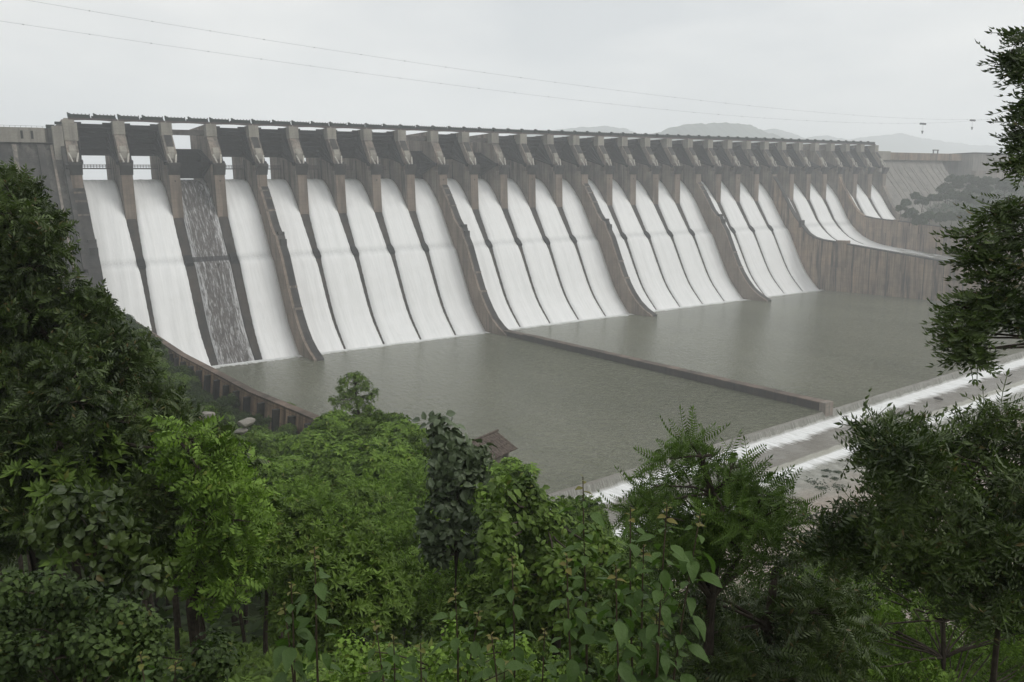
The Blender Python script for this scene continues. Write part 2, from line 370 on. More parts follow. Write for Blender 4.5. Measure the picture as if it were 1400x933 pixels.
# low separators between the bays, with the small block where the chute steps
SEPM = {}
def separator(i):
    P = prof(i); low = i < 23
    pts = [p for p in P if -65 <= p[0] <= -9] if low else [p for p in P if -60 <= p[0] <= -9]
    key = id(P)
    if key not in SEPM:
        SEPM[key] = MB().strip([(y, z+.75) for y, z in pts], -2.3, 2.3, 3).mesh('separator_wall', M['dark'])
        SEPM[(key, 1)] = MB().strip([(-26.4, 55.2), (-29.5, 53.4), (-31.6, 51)], -1.9, 1.9, 4).mesh('step_shadow_block', M['hole'])  # the block's near-black colour stands in for the water's shadow at the step
    o = put(bpy.data.objects.new('separator_wall', SEPM[key]), dam); o.location.x = bx(i)
    if low: b2 = put(bpy.data.objects.new('step_shadow_block', SEPM[(key, 1)]), o)
for i in range(1, 30):
    if i not in (4, 9, 14, 19, 23, 27): separator(i)

# piers
PIER = [(38, 70), (38, 127), (-3, 127), (-3, 120), (-5.2, 117.2), (-9.9, 110.8), (-10.6, 106.4), (-9.6, 104.6), (-6.5, 104.3), (-6.5, 101), (-13, 100), (-13, 74.5), (-4, 80), (12, 90)]
def pier_meshes():
    P = dict()
    P['pier'] = MB().prism(PIER, -HW, HW).mesh('pier', M['pier'])
    P['nose'] = MB().box(-HW-.05, HW+.05, -13.4, -12.2, 74.3, 99.6).mesh('pier_nose', M['nose'])
    P['bracket'] = MB().prism([(-12, 105), (-16.3, 104.6), (-16.3, 103.4), (-15.2, 101.5), (-13.6, 98.4), (-12, 98.4)], -3.1, 3.1).mesh('trunnion_bracket', M['old'])
    t = MB()
    for s in (-1, 1): t.tube([(s*.9, -14.2, 105), (s*2.2, -11.3, 109.6)], .45, 5)
    P['strut'] = t.mesh('bracket_strut', M['whitish'])
    P['recess'] = MB().prism([(-3.06, 119.9), (-3.4, 120.4), (-8.0, 114.0), (-7.6, 113.6)], -1.7, 1.9).mesh('front_recess', M['old'])
    P['pale_slant'] = MB().prism([(-8.2, 113.4), (-8.5, 113.8), (-10.35, 110.9), (-10.9, 107.2), (-10.4, 107)], -1.6, 1.7).mesh('pale_slant_patch', M['block'])  # paler slab over the lower slant of the pier front
    P['hole'] = MB().box(-.55, .55, -3.12, -2.9, 122.3, 123.5).mesh('drain_hole', M['hole'])
    P['hole2'] = MB().box(-.35, .35, -13.5, -13.3, 94.6, 95.5).mesh('drain_hole', M['hole'])
    P['head'] = MB().box(-HW-.12, HW+.12, -3.35, 2, 120.2, 127.1).mesh('pier_head', M['block'])
    P['rib'] = MB().box(-HW-.18, -HW+.05, 11, 12, 85, 108).mesh('gate_groove', M['old'])
    return P
PM = pier_meshes()
for i in range(31):
    o = put(bpy.data.objects.new('pier', PM['pier']), dam); o.location.x = bx(i)
    ch = ['nose', 'bracket', 'strut', 'head', 'pale_slant', 'rib']
    if i % 2 == 0 or i > 12: ch.append('recess')
    if i in (1, 3, 6, 8): ch.append('hole')
    if i in (2, 3, 7, 9, 10, 12, 15, 16, 17, 18, 21): ch.append('hole2')
    for k in ch:
        if i == 0 and k in ('recess',): continue
        c = put(bpy.data.objects.new(PM[k].name.split('.')[0], PM[k]), o)

# radial gates: built shut, then swung up about the trunnion
TR = (-9.2, 105.3)
def gate_meshes():
    G = {}; R = 23.; a0, a1 = radians(-20.5), radians(21.5); n = 10; hw = PITCHX/2-HW-.15
    pts = [(R*cos(a0+(a1-a0)*k/n), R*sin(a0+(a1-a0)*k/n)) for k in range(n+1)]
    inn = [(p[0]*(1-.35/R), p[1]*(1-.35/R)) for p in pts]
    G['radial_gate'] = MB().prism(pts+inn[::-1], -hw, hw).mesh('radial_gate', M['gate'])
    rb = MB()
    for k in (0, 2, 4, 6, 8, 10):
        y, z = inn[k]; rb.box(-hw, hw, y-1.0, y, z-.22, z+.22)
    G['gate_girder'] = rb.mesh('gate_girder', M['gate'])
    vb = MB()
    for x in np.linspace(-hw+.4, hw-.4, 8):
        vb.prism([(p[0]*(1-.2/R), p[1]) for p in inn]+[(p[0]-.55, p[1]) for p in inn[::-1]], x-.1, x+.1)
    G['gate_stiffener'] = vb.mesh('gate_stiffener', M['gate'])
    side = MB()
    for s in (-1, 1):
        side = MB(); e = s*(hw-.12); side.prism([(.6, -.8)]+inn+[(.6, .8), (-.4, 0)], min(e, e-s*.22), max(e, e-s*.22)); G['side%d' % s] = side.mesh('gate_side_frame', M['gate'])
    arms = []
    for s in (-1, 1):
        a = MB()
        for k in (1, 3, 6, 9):
            y, z = inn[k]; a.tube([(s*(hw-.5), .3, 0), (s*(hw-2.2), y-.8, z)], .42, 4)
        a.tube([(s*(hw-1.3), inn[1][0]*.55, inn[1][1]*.55), (s*(hw-1.3), inn[9][0]*.55, inn[9][1]*.55)], .25, 4)
        a.box(s*(hw-.5)-.8, s*(hw-.5)+.8, -1.2, .6, -.9, .9)
        G['arm%d' % s] = a.mesh('gate_arm', M['gate'])
    return G
GM = gate_meshes()
for i in range(30):
    low = {2: 0, 8: 3, 10: 2, 25: 4, 26: 3}.get(i)
    g = put(bpy.data.objects.new('radial_gate', GM['radial_gate']), dam)
    g.location = (bx(i)+PITCHX/2, TR[0], TR[1]); g.rotation_euler.x = radians(33.5 if low is None else low)
    for k, nm in (('gate_girder',)*2, ('gate_stiffener',)*2, ('side-1', 'gate_side_frame'), ('side1', 'gate_side_frame'), ('arm-1', 'gate_arm'), ('arm1', 'gate_arm')):
        put(bpy.data.objects.new(nm, GM[k]), g)

# hoist deck on the pier heads
x0, x1 = .35, PITCHX-.35
dg = MB().strip([(y_, z_) for y_, z_ in ((-2.2, 128.2), (2.2, 128.2))], x0, x1, .55)
sof = MB()
n = 12; vs = []; fs = []
for k in range(n+1):
    x = x0+(x1-x0)*k/n; t = (2*k/n-1); d = .25+.75*abs(t)**3
    zb = 127.65-(.0 if abs(t) < 1 else 0)
    for y in (-2.0, -1.2): vs += [(x, y, 127.66), (x, y, 127.6-(.9-.55*(1-abs(t)**2)) )]
for k in range(n):
    a = 4*k; b_ = a+4
    fs += [(a, b_, b_+1, a+1), (a+2, a+3, b_+3, b_+2), (a+1, b_+1, b_+3, a+3), (a, a+2, b_+2, b_)]
fs += [(0, 1, 3, 2), (4*n, 4*n+2, 4*n+3, 4*n+1)]
sof.add(vs, fs)
DK = {'deck_girder': dg.mesh('deck_girder', M['redlead']), 'arched_soffit': sof.mesh('arched_soffit', M['redlead'])}
rail = MB()
for a in (x0+.3, PITCHX/2+.9):
    w = PITCHX/2-1.6
    rail.add([(a-.25, -1.5, 128.22), (a+w, -1.5, 128.22), (a+w-.5, -1.5, 130.0), (a+1.1, -1.5, 130.1), (a-.45, -1.5, 131.0),
              (a-.25, .9, 128.22), (a+w, .9, 128.22), (a+w-.5, .9, 130.0), (a+1.1, .9, 130.1), (a-.45, .9, 131.0)],
             [(0, 1, 2, 3, 4), (9, 8, 7, 6, 5), (0, 5, 6, 1), (1, 6, 7, 2), (2, 7, 8, 3), (3, 8, 9, 4), (4, 9, 5, 0)])
    for q in np.linspace(a+.8, a+w-.6, 6): rail.box(q-.22, q+.22, -1.72, -1.45, 128.3, 130.45)
DK['hoist_cover'] = rail.mesh('hoist_cover', M['green'])
DK['hoist_motor'] = MB().box(PITCHX/2-.5, PITCHX/2+.4, -1, .4, 128.2, 129.5).mesh('hoist_motor', M['gate'])
DK['cross_beam'] = MB().box(HW, PITCHX-HW, 3.5, 6.5, 121.2, 124.0).mesh('cross_beam', M['beam'])
DK['hoist_bearing'] = MB().box(-1.7, 1.7, -1.9, 1.9, 127.1, 127.9).mesh('hoist_bearing', M['block'])
DK['gate_lintel'] = MB().box(HW, PITCHX-HW, 5.2, 6.3, 122.5, 125.9).box(HW, 6.9, 4.7, 5.2, 124, 126.7).box(PITCHX-6.9, PITCHX-HW, 4.7, 5.2, 124, 126.7).mesh('gate_lintel', M['gate'])
for i in range(30):
    o = put(bpy.data.objects.new('deck_girder', DK['deck_girder']), dam); o.location.x = bx(i)
    for k in ('arched_soffit', 'hoist_cover', 'hoist_motor', 'hoist_bearing'): put(bpy.data.objects.new(k, DK[k]), o)
    nm = 'cross_beam' if i in (2, 8, 10, 25, 26) else 'gate_lintel'
    o = put(bpy.data.objects.new(nm, DK[nm]), dam); o.location.x = bx(i)
# walkway with handrails between the piers
wk = MB().box(HW, PITCHX-HW, 17, 18.6, 102.6, 103.2)
for y in (17.05, 18.5):
    for z in (103.9, 104.5, 105.0): wk.box(HW, PITCHX-HW, y, y+.1, z, z+.14)
    for x in np.arange(HW+.5, PITCHX-HW, 1.5): wk.box(x, x+.14, y, y+.1, 103.2, 105.1)
wkm = wk.mesh('walkway', M['redlead'])
for i in range(30):
    o = put(bpy.data.objects.new('walkway', wkm), dam); o.location.x = bx(i)

# --- left abutment: the solid part of the dam
la = MB()
la.prism([(30, -12), (30, 122.5), (-1.5, 122.5), (-1.5, 115), (-.5, 114.5), (-9, 103), (-26, 78), (-44, 52), (-60, 30), (-60, -12)], -260, -2.9)
ab = la.build('abutment_block', M['abut'], dam)
MB().box(-260, -11, -2.2, -1.4, 115.2, 122.6).build('parapet_band', M['block'], ab)
MB().prism([(-1, 123.4), (-6.5, 123.4), (-6.5, 104), (-6, 100.4), (-1, 100.4)], -8, -3.2).build('buttress_block', M['block'], ab)
MB().box(-2.9, 3.6, -6.3, 2, 116.2, 125.2).build('buttress_block', M['block'], ab)
for xa, xb, dd in ((-26.5, -24.5, 1.4), (-15.5, -12.5, 2.0), (-9.5, -8.3, 1.2), (-5, -3, 4.0)):
    MB().prism([(-1.5, 114), (-2-dd, 114), (-9-dd, 103), (-26-dd, 78), (-44-dd, 52), (-44, 50), (-9, 101)], xa, xb).build('face_rib', M['pier'] if dd < 1.6 else M['old'], ab)
for xa in (-22, -17.5): MB().box(xa, xa+1.1, -2.35, -2.1, 117, 121).build('face_niche', M['hole'], ab)
MB().prism([(-5, 106), (-15, 103.5), (-15, 101.8), (-5, 99)], -4.5, 2.9).build('ledge', M['old'], ab)
MB().prism([(-2, 98.8), (-13.8, 100.6), (-17.5, 96), (-27, 82), (-40, 62), (-40, 55), (-2, 90)], -4.2, -3.0).build('face_rib', M['pier'], ab)
cr_ = MB()
for x in np.arange(-60, -3, 2.4): cr_.box(x, x+.12, -1.6, -1.5, 122.6, 123.5)
cr_.box(-60, -3, -1.62, -1.5, 123.4, 123.5); cr_.build('crest_railing', M['green'], ab)
MB().box(-10, -6.2, -1, 3, 122.6, 124.4).build('crest_cabin', M['green'], ab)
cr_ = MB().prism([(1, 124.8), (-1.5, 124.8), (-1.5, 126), (1, 126)], -6, .2); cr_.build('deck_step', M['green'], ab)

# --- right end: solid dam with a smooth sloping face
ra = MB()
ra.prism([(40, -12), (40, 120.6), (9, 120.6), (9, 113.2), (11, 113), (6, 104), (-10, 84), (-28, 61), (-42, 44), (-42, -12)], bx(30)+3.2, 868)
ra.prism([(40, -12), (40, 120.6), (9, 120.6), (9, 113.2), (22, 113), (20, 60), (10, 44), (10, -12)], 868, 1180)
rb = ra.build('sloping_face', M['face'], dam)
MB().box(bx(30)+3.2, 1180, 7.6, 9.1, 113.6, 121.2).build('crest_parapet', M['wall'], rb)
MB().box(bx(30)+2.8, 755, 3, 9, 113, 121.9).build('end_block', M['block'], rb)
for x in (746, 755, 768, 775, 787, 799, 803, 818, 829, 841, 852, 860):
    MB().prism([(10.9, 113), (5.4, 104), (-10.6, 84), (-28.6, 61), (-42.6, 44), (-42, 44), (-28, 61), (6, 104)], x, x+(.3 if x % 3 else .7)).build('joint_rib', M['face'] if x % 5 else M['block'], rb)

# ------------------------------------------------------------------ walls of the stilling basins
# left training wall (outer, landward face in view) with ribs
LW = empty('training_wall', (0, -240, 0), label='old concrete training wall with ribs running along the left edge of the basin', cat='wall')
def along(o, parent):
    o.parent = parent; o.matrix_parent_inverse = Matrix.Translation(-Vector(parent.location)); return o
lt = [(-66, 38), (-236, 38), (-272, 38), (-298, 38), (-332, 38), (-352, 38)]
lx = lambda y: float(np.interp(-y, [66, 236, 272, 298, 316, 332, 360], [0, 0.1, 2, 3.2, 5.4, 7.2, 10]))
vs = []; fs = []
ys = list(np.arange(-62, -346, -4.))
for y in ys:
    x = lx(y); vs += [(x-.9, y, 37.6), (x+.9, y, 37.6), (x+1.6, y, -8), (x-4.5, y, 8)]
for i in range(len(ys)-1):
    a = 4*i; b_ = a+4
    fs += [(a, a+1, b_+1, b_), (a+1, a+2, b_+2, b_+1), (a+2, a+3, b_+3, b_+2), (a+3, a, b_, b_+3)]
fs += [(0, 3, 2, 1), (4*len(ys)-4, 4*len(ys)-3, 4*len(ys)-2, 4*len(ys)-1)]
along(MB().add(vs, fs).build('wall_body', M['wall']), LW)
for k, y in enumerate(np.arange(-66, -346, -8.)):
    x = lx(y); xx = lx(y-7.9)
    along(MB().add([(x-1., y, 37.61), (x+1., y, 37.61), (xx+1., y-7.9, 37.61), (xx-1., y-7.9, 37.61), (x-1., y, 38.05), (x+1., y, 38.05), (xx+1., y-7.9, 38.05), (xx-1., y-7.9, 38.05)],
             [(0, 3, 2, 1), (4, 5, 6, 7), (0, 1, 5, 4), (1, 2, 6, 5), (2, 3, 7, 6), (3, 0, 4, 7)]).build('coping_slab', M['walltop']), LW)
    if y < -220:
        along(MB().add([(x-2.3, y, 36.9), (x-.8, y, 36.9), (x-.8, y-1.2, 36.9), (x-2.3, y-1.2, 36.9), (x-5.2, y, 10), (x-3.5, y, 10), (x-3.5, y-1.2, 10), (x-5.2, y-1.2, 10)],
             [(0, 3, 2, 1), (4, 5, 6, 7), (0, 1, 5, 4), (1, 2, 6, 5), (2, 3, 7, 6), (3, 0, 4, 7)]).build('wall_rib', M['old']), LW)

# divider wall in the middle of the basin: follows on from the chute wall
DW = empty('divider_wall', (216.6, -200, 0), label='long low brown wall dividing the basin water, lapped on both sides', cat='wall')
k = 0
for y in np.arange(-78, -307, -9.):
    k += 1; y1 = max(y-8.94, -308.2); zt = 2.9+(k % 3)*.05 if y < -100 else 2.6
    x = 216.6+(.0 if y < -110 else 0)
    along(MB().add([(x-2.1, y, -4), (x+2.1, y, -4), (x+2.1, y1, -4), (x-2.1, y1, -4), (x-1.9, y, zt), (x+1.9, y, zt), (x+1.9, y1, zt), (x-1.9, y1, zt)],
        [(0, 3, 2, 1), (4, 5, 6, 7), (0, 1, 5, 4), (1, 2, 6, 5), (2, 3, 7, 6), (3, 0, 4, 7)]).build('wall_segment', M['dark']), DW)
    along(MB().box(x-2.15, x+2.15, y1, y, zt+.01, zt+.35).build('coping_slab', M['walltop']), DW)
along(MB().box(214.2, 219.0, -309.6, -306.9, -7, 3.5).build('end_post', M['pier']), DW)

# high right training wall with the upper channel on top of it
RW = empty('retaining_wall', (bx(23), -66, 0), label='tall streaked retaining wall rising from the basin to hold the upper channel', cat='wall')
T23 = [(-5, 99), (-12, 98), (-18, 91), (-24, 82), (-30, 72.5), (-37, 62.6), (-43, 56.2), (-52, 47.5), (-58, 44.4), (-65, 42.6), (-78, 41.2), (-88, 40.0), (-112, 37.0), (-159, 31.4), (-219, 24.8), (-300, 15.5), (-345, 10)]
w = MB().strip(T23, bx(23)-2.6, bx(23)+1.4, lambda y, z: -8).build('wall_body', M['wall']); along(w, RW)
cp = MB().strip([(y, z+.1) for y, z in T23[6:]], bx(23)-2.9, bx(23)+1.7, .9).build('wall_coping', M['old']); along(cp, RW)
cp = MB().strip([(y, z+.1) for y, z in T23[1:7]], bx(23)-2.7, bx(23)+1.7, .9).build('wall_coping', M['old']); along(cp, RW)
along(MB().box(bx(23)-3.4, bx(23)+1.9, -90, -80, 20, 42.2).build('wall_turret', M['wall']), RW)
along(MB().box(bx(23)-2.8, bx(23)+2, -45, -42.5, 52, 58.2).build('coping_step', M['old']), RW)
for y in np.arange(-66, -340, -15.):
    zt = float(np.interp(-y, [-q[0] for q in T23], [q[1] for q in T23]))-1
    along(MB().box(bx(23)-2.85, bx(23)-2.5, y-.5, y, -6, zt).build('wall_joint', M['old']), RW)
# wall between the upper channel and the highest basin
UW = empty('channel_wall', (bx(27), -60, 30), label='pale upper wall behind the foaming side channel on the far side', cat='wall')
T27 = [(-5, 98), (-14, 95.4), (-19, 85), (-25.5, 75.8), (-31, 68), (-36, 62.4), (-42, 59.2), (-50, 57.6), (-62, 56.2), (-73, 55.4), (-113, 51.1), (-160, 46.2), (-240, 38), (-300, 31)]
along(MB().strip(T27, bx(27)-2.6, bx(27)+1.4, lambda y, z: 2).build('wall_body', M['wall']), UW)
along(MB().strip([(y, z+.1) for y, z in T27[6:]], bx(27)-2.8, bx(27)+1.7, .7).build('wall_coping', M['old']), UW)
along(MB().box(bx(27)-3.2, bx(27)+1.6, -75, -71.5, 20, 56.2).build('wall_turret', M['wall']), UW)
for y in (-44, -52, -64, -84, -100, -118):
    along(MB().box(bx(27)-2.8, bx(27)-2.5, y-.5, y, 20, 44).build('wall_joint', M['old']), UW)
# side wall of the last bay and its lip
along(MB().strip([(-5, 96), (-14, 86), (-22, 70), (-30, 60), (-40, 55.5), (-70, 54)], bx(30)-1.6, bx(30)+3.0, lambda y, z: 20).build('side_wall', M['pier']), UW)

# ------------------------------------------------------------------ the water
def sheet(i, P, thick, mat_, ymin, thin=False, wl=None, wr=None):
    """one bay's falling water: a sheet lying on the chute, ragged at its edges"""
    ys0 = np.array([-p[0] for p in P if p[0] <= 16]); zs0 = np.array([p[1] for p in P if p[0] <= 16])
    n = 96; yy = np.linspace(-16, -ymin, n); zz = np.interp(yy, ys0, zs0)
    ker = np.array([1, 2, 3, 2, 1.])/9; zp = np.convolve(np.pad(zz, 2, mode='edge'), ker, 'valid')
    zz = np.maximum(zp, zz-.2)
    def edge(y, side):
        wall = (i in (0, 4, 9, 14, 19, 23, 27) and side < 0) or (i+1 in (4, 9, 14, 19, 23, 27, 30) and side > 0)
        if wall: return 2.3 if y > 6 else HW+.0
        if y < 12.5: return HW
        if thin: return 2.5
        a = [12.5, 20, 27, 30, 34, 48, 65, 90]
        b = [HW, 2.15, 1.65, 1.7, 1.15, .85, .45, .35]
        if (i == 1 and side > 0) or (i == 3 and side < 0): b = [HW, 2.7, 2.4, 2.6, 2.3, 2.0, 1.2, 1]
        return float(np.interp(y, a, b))+.06*sin(y*1.7+i)+.06*sin(y*4.1+2*i)
    cols = 15; V = []; UVs = []; s = 0; rg = np.random.default_rng(100+i)
    ph = rg.random(6)*6
    for k in range(n):
        if k: s += math.hypot(yy[k]-yy[k-1], zz[k]-zz[k-1])
        xl = bx(i)+edge(yy[k], -1); xr = bx(i+1)-edge(yy[k], 1)
        th = thick*(1.0 if yy[k] > -6 else .8)
        for c in range(cols):
            u = c/(cols-1); x = xl+(xr-xl)*u
            d = th+.16*sin(u*19+ph[0]+s*.05)+.1*sin(u*41+ph[1])+.12*sin(s*.6+ph[2]+u*3)
            if c in (0, cols-1): d = -.6
            elif c in (1, cols-2): d = th*.75; x += (-.0 if c == 1 else 0)
            if c == 1: x = xl+.25
            if c == cols-2: x = xr-.25
            V.append((x, -yy[k]-d*.75, zz[k]+d*.65)); UVs.append((x-bx(i)-PITCHX/2+i*0, s))
    F = []
    for k in range(n-1):
        for c in range(cols-1):
            a = k*cols+c; F.append((a, a+1, a+cols+1, a+cols))
    me = bpy.data.meshes.new('water_cascade'); me.from_pydata(V, [], F); me.update()
    uv = me.uv_layers.new(name='UVMap'); li = np.zeros(len(me.loops), np.int32); me.loops.foreach_get('vertex_index', li)
    U = np.array(UVs)
    if not thin: U[:, 0] += i*37.3
    uv.data.foreach_set('uv', U[li].astype(np.float32).ravel())
    me.polygons.foreach_set('use_smooth', [True]*len(me.polygons)); me.materials.append(mat_)
    lab = 'thin broken sheet of water over dark concrete' if thin else 'sheet of white water falling down its chute'
    return put(bpy.data.objects.new('water_cascade', me), kind='structure', label=lab)
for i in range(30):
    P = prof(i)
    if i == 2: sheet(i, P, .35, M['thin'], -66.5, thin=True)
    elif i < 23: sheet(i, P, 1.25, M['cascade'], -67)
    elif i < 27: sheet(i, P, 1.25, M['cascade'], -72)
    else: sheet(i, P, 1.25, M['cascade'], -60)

cw = MB(); pts = [p for p in PMID if p[0] <= -60]; ys_ = np.arange(-64, -328, -3.); V = []; F = []
for k, y in enumerate(ys_):
    z = float(np.interp(-y, [-p[0] for p in PMID], [p[1] for p in PMID]))+1.1
    for j in range(20): x = bx(23)+1.4+(bx(27)-2.6-bx(23)-1.4)*j/19; V.append((x, y, z+.25*sin(x*.5+k)*cos(k*.7+x*.2)))
for k in range(len(ys_)-1):
    for j in range(19): a = k*20+j; F.append((a, a+1, a+21, a+20))
cwm, nt, b = mat('channel_water', .4, .4)
P = pos(nt, (1, .3, 1)); n1 = noise(nt, P, .16, 5, .65, .6); yy_ = sep(nt, pos(nt))[1]
fo_ = rmp(nt, mth(nt, 'ADD', n1, rmp(nt, yy_, -150, -68, -.12, .28)), .52, .66)
nt.links.new(mix(nt, fo_, mix(nt, rmp(nt, noise(nt, P, .5, 4), .35, .65), (.12, .12, .105), (.22, .22, .20)), (.75, .76, .76)), b.inputs['Base Color'])
bump(nt, b, noise(nt, P, .8, 5, .7), .7, .8)
me = bpy.data.meshes.new('channel_water'); me.from_pydata(V, [], F); me.update(); me.materials.append(cwm)
me.polygons.foreach_set('use_smooth', [True]*len(me.polygons)); put(bpy.data.objects.new('channel_water', me), kind='structure')
def plane(name, x0, x1, y0, y1, z, m, kind='structure', holes=None):
    return MB().add([(x0, y0, z), (x1, y0, z), (x1, y1, z), (x0, y1, z)], [(0, 1, 2, 3)]).build(name, M[m], kind=kind)
# basin water, cut along the weir crest
def wy(x, t=0): return WA[1]+(x-WA[0])*math.tan(WTH)-t/cos(WTH)
xr = bx(23)-2.6
MB().add([(.9, -60, 0), (.9, wy(.9, -.5), 0), (xr, wy(xr, -.5), 0), (xr, -60, 0)], [(0, 1, 2, 3)]).build('water', M['water'], kind='structure')
tt = [(t_, z_*.74) for t_, z_ in ((-.6, 0.0), (-.2, -.04), (.15, -.25), (.55, -1.1), (1.0, -2.6), (1.5, -3.7), (2.2, -4.1), (6, -4.25), (14, -4.4), (20.1, -4.6), (20.5, -5.0), (20.9, -5.9), (21.3, -6.5), (22.2, -6.75), (30, -6.9), (60, -7), (140, -7), (400, -7))]
xs = np.arange(.9, 700, 2.); V = []; F = []
for x in xs:
    for t, z in tt:
        w_ = .25*sin(x*.9+t)+.2*sin(x*.37) if .3 < t < 30 else 0
        V.append((x+(t*sin(WTH)), wy(x)-(t+w_*.6)*cos(WTH), z+.08*w_))
nt_ = len(tt)
for a in range(len(xs)-1):
    for b_ in range(nt_-1):
        q = a*nt_+b_; F.append((q, q+nt_, q+nt_+1, q+1))
me = bpy.data.meshes.new('river_water'); me.from_pydata(V, [], F); me.update(); me.materials.append(M['river'])
me.polygons.foreach_set('use_smooth', [True]*len(me.polygons))
put(bpy.data.objects.new('river_water', me), kind='structure')
we = empty('weir', (225, wy(225), -8), label='low straight weir sill under the spilling water at the downstream end of the basin', cat='weir')
vs = []
for x in (.9, xr):
    for t, z in ((-1.6, -8), (-1.6, -.12), (0.0, -.35), (.4, -1.6), (1.0, -3.8), (20.2, -4.2), (20.8, -8)): vs.append((x, wy(x, t), z))
along(MB().add(vs, [tuple(range(7)), tuple(range(13, 6, -1))]+[(i, i+7, (i+1) % 7+7, (i+1) % 7) for i in range(7)]).build('sill', M['dark']), we)
# rocks by the end of the divider wall
def rock_mesh(seed, s):
    import bmesh
    bm = bmesh.new(); bmesh.ops.create_icosphere(bm, subdivisions=2, radius=1); r = random.Random(seed)
    ax = [Vector((r.gauss(0, 1), r.gauss(0, 1), r.gauss(0, 1))).normalized() for _ in range(9)]
    for v in bm.verts:
        for a in ax:
            d = v.co.dot(a)-.72
            if d > 0: v.co -= a*d
        v.co.x *= s[0]; v.co.y *= s[1]; v.co.z *= s[2]
    me = bpy.data.meshes.new('rock'); bm.to_mesh(me); bm.free(); me.materials.append(M['rock']); return me
rocks = [((1149, 553), (3.2, 1.0, .7), 'flat dark rock just right of the divider wall end post'), ((1172, 557), (3.6, 1.1, .7), 'long dark rock in the foam of the weir'), ((1196, 553), (2.2, .8, .6), 'small flat rock on the weir apron farthest from the post'),
         ((1133, 561), (1.8, .9, .7), 'dark rock against the foot of the end post'), ((1155, 570), (1.3, 2.2, .4), 'thin broken slab on the wet apron'), ((1283, 546), (2.5, 1.2, 1.3), 'rounded boulder on the second step of the weir'), ((1238, 566), (3.0, 1.4, 1.6), 'brown boulder peeping above the dark tree top'), ((1345, 519), (1.5, .8, .5), 'small rock in the white line far along the weir'), ((1380, 512), (1.5, .8, .5), 'outermost small rock in the white line of the weir')]
for k, (q, s, lab) in enumerate(rocks):
    c = ray_at(*q, 1.); dv = c-np.array([CX, CY, CZ]); tt_ = (-3.3-CZ)/dv[2]; p = np.array([CX, CY, CZ])+dv*tt_
    o = put(bpy.data.objects.new('rock', rock_mesh(k, s)), label=lab, cat='rock'); o.location = p; o.rotation_euler.z = .3*k

# reservoir behind the dam and ground under everything
plane('reservoir_water', -700, 6000, 38.5, 2500, 97.3, 'water')
plane('ground', -4000, 9000, -3000, 7000, -12.2, 'bed')

# ------------------------------------------------------------------ terrain
def hgt(x, y):
    x = np.asarray(x, float); y = np.asarray(y, float)
    h = 81.2-np.where(x > -50, .50, .25)*(x+50)-.40*np.minimum(y+492, 75)
    h = h+1.6*np.sin(x*.11+1)*np.cos(y*.09)+.8*np.sin(x*.31)*np.sin(y*.27+2)
    r = np.hypot(x-CX, y-CY); h = np.minimum(h, 81.4-.52*np.minimum(r, 34)+.25*np.maximum(r-34, 0)*np.where(r > 34, 1, 0))
    h = np.where((y > -346), np.where(x > -6, np.minimum(h, 24), h), h)
    h = np.minimum(h, 112)
    return np.maximum(h, -11.5)
def grid(name, x0, x1, y0, y1, st, m, fn, **kw):
    xs = np.arange(x0, x1+.01, st); ys = np.arange(y0, y1+.01, st); X, Y = np.meshgrid(xs, ys, indexing='ij'); Z = fn(X, Y)
    V = np.stack([X, Y, Z], -1).reshape(-1, 3); a, b_ = len(xs), len(ys)
    I = (np.arange(a-1)[:, None]*b_+np.arange(b_-1)[None]).ravel()
    F = np.concatenate([np.stack([I, I+b_, I+b_+1], 1), np.stack([I, I+b_+1, I+1], 1)])
    return put(bpy.data.objects.new(name, tris(name, V, F, M[m], True)), **kw)
grid('bank', -560, -2, -348, -30, 4., 'earth', hgt, kind='structure')
grid('hillside', -560, 160, -900, -347.9, 3., 'earth', hgt, kind='structure')
def hgt_r(X, Y):
    h = 45+.16*(X-735)+.10*np.minimum(Y+100, 90)+2*np.sin(X*.07)*np.cos(Y*.08)
    h = np.where(Y < -75, 46+.10*(Y+75)+.16*(X-655), h)
    return np.minimum(h, 92)
grid('far_bank', 652, 1300, -700, 20, 8., 'bankearth', hgt_r, kind='structure')

# far hills, real ridges with depth
def ridge(name, pts, Y, depth, zb=60, seed=0, **kw):
    rg = np.random.default_rng(seed)
    px = np.array([p[0] for p in pts], float); py = np.array([p[1] for p in pts], float)
    W3 = []
    for a, b_ in zip(px, py):
        v = ray_at(a, b_, 1.)-np.array([CX, CY, CZ]); t = (Y-CY)/v[1]; W3.append(np.array([CX, CY, CZ])+v*t)
    W3 = np.array(W3); X = np.linspace(W3[0, 0], W3[-1, 0], 240); Z = np.interp(X, W3[:, 0], W3[:, 2])
    Z = Z+sum(a*np.sin(X*f+rg.random()*6) for a, f in ((2.2, .02), (1.5, .05), (1.2, .11), (.8, .23)))
    rows = 26; V = []
    for k in range(rows):
        t = k/(rows-1)*2-1; prof_ = (1-abs(t))**.8
        for x, z in zip(X, Z):
            V.append((x, Y+t*depth, zb+(z-zb)*prof_+6*sin(x*.013+k*.9)*(prof_*(1-prof_))*3))
    a = 240; I = (np.arange(rows-1)[:, None]*a+np.arange(a-1)[None]).ravel()
    F = np.concatenate([np.stack([I, I+1, I+a+1], 1), np.stack([I, I+a+1, I+a], 1)])
    return put(bpy.data.objects.new(name, tris(name, np.array(V), F, M['hill'], True)), kind='structure', **kw)
ridge('hill', [(838, 196), (866, 184), (905, 178), (918, 171), (945, 168), (975, 165), (1000, 164), (1015, 167), (1030, 172), (1045, 180), (1070, 186), (1110, 196), (1160, 204)], 1300, 300, seed=1)
ridge('hill', [(720, 182), (775, 172), (800, 172), (830, 170), (850, 172), (868, 180), (890, 184), (930, 188)], 2250, 450, seed=2)
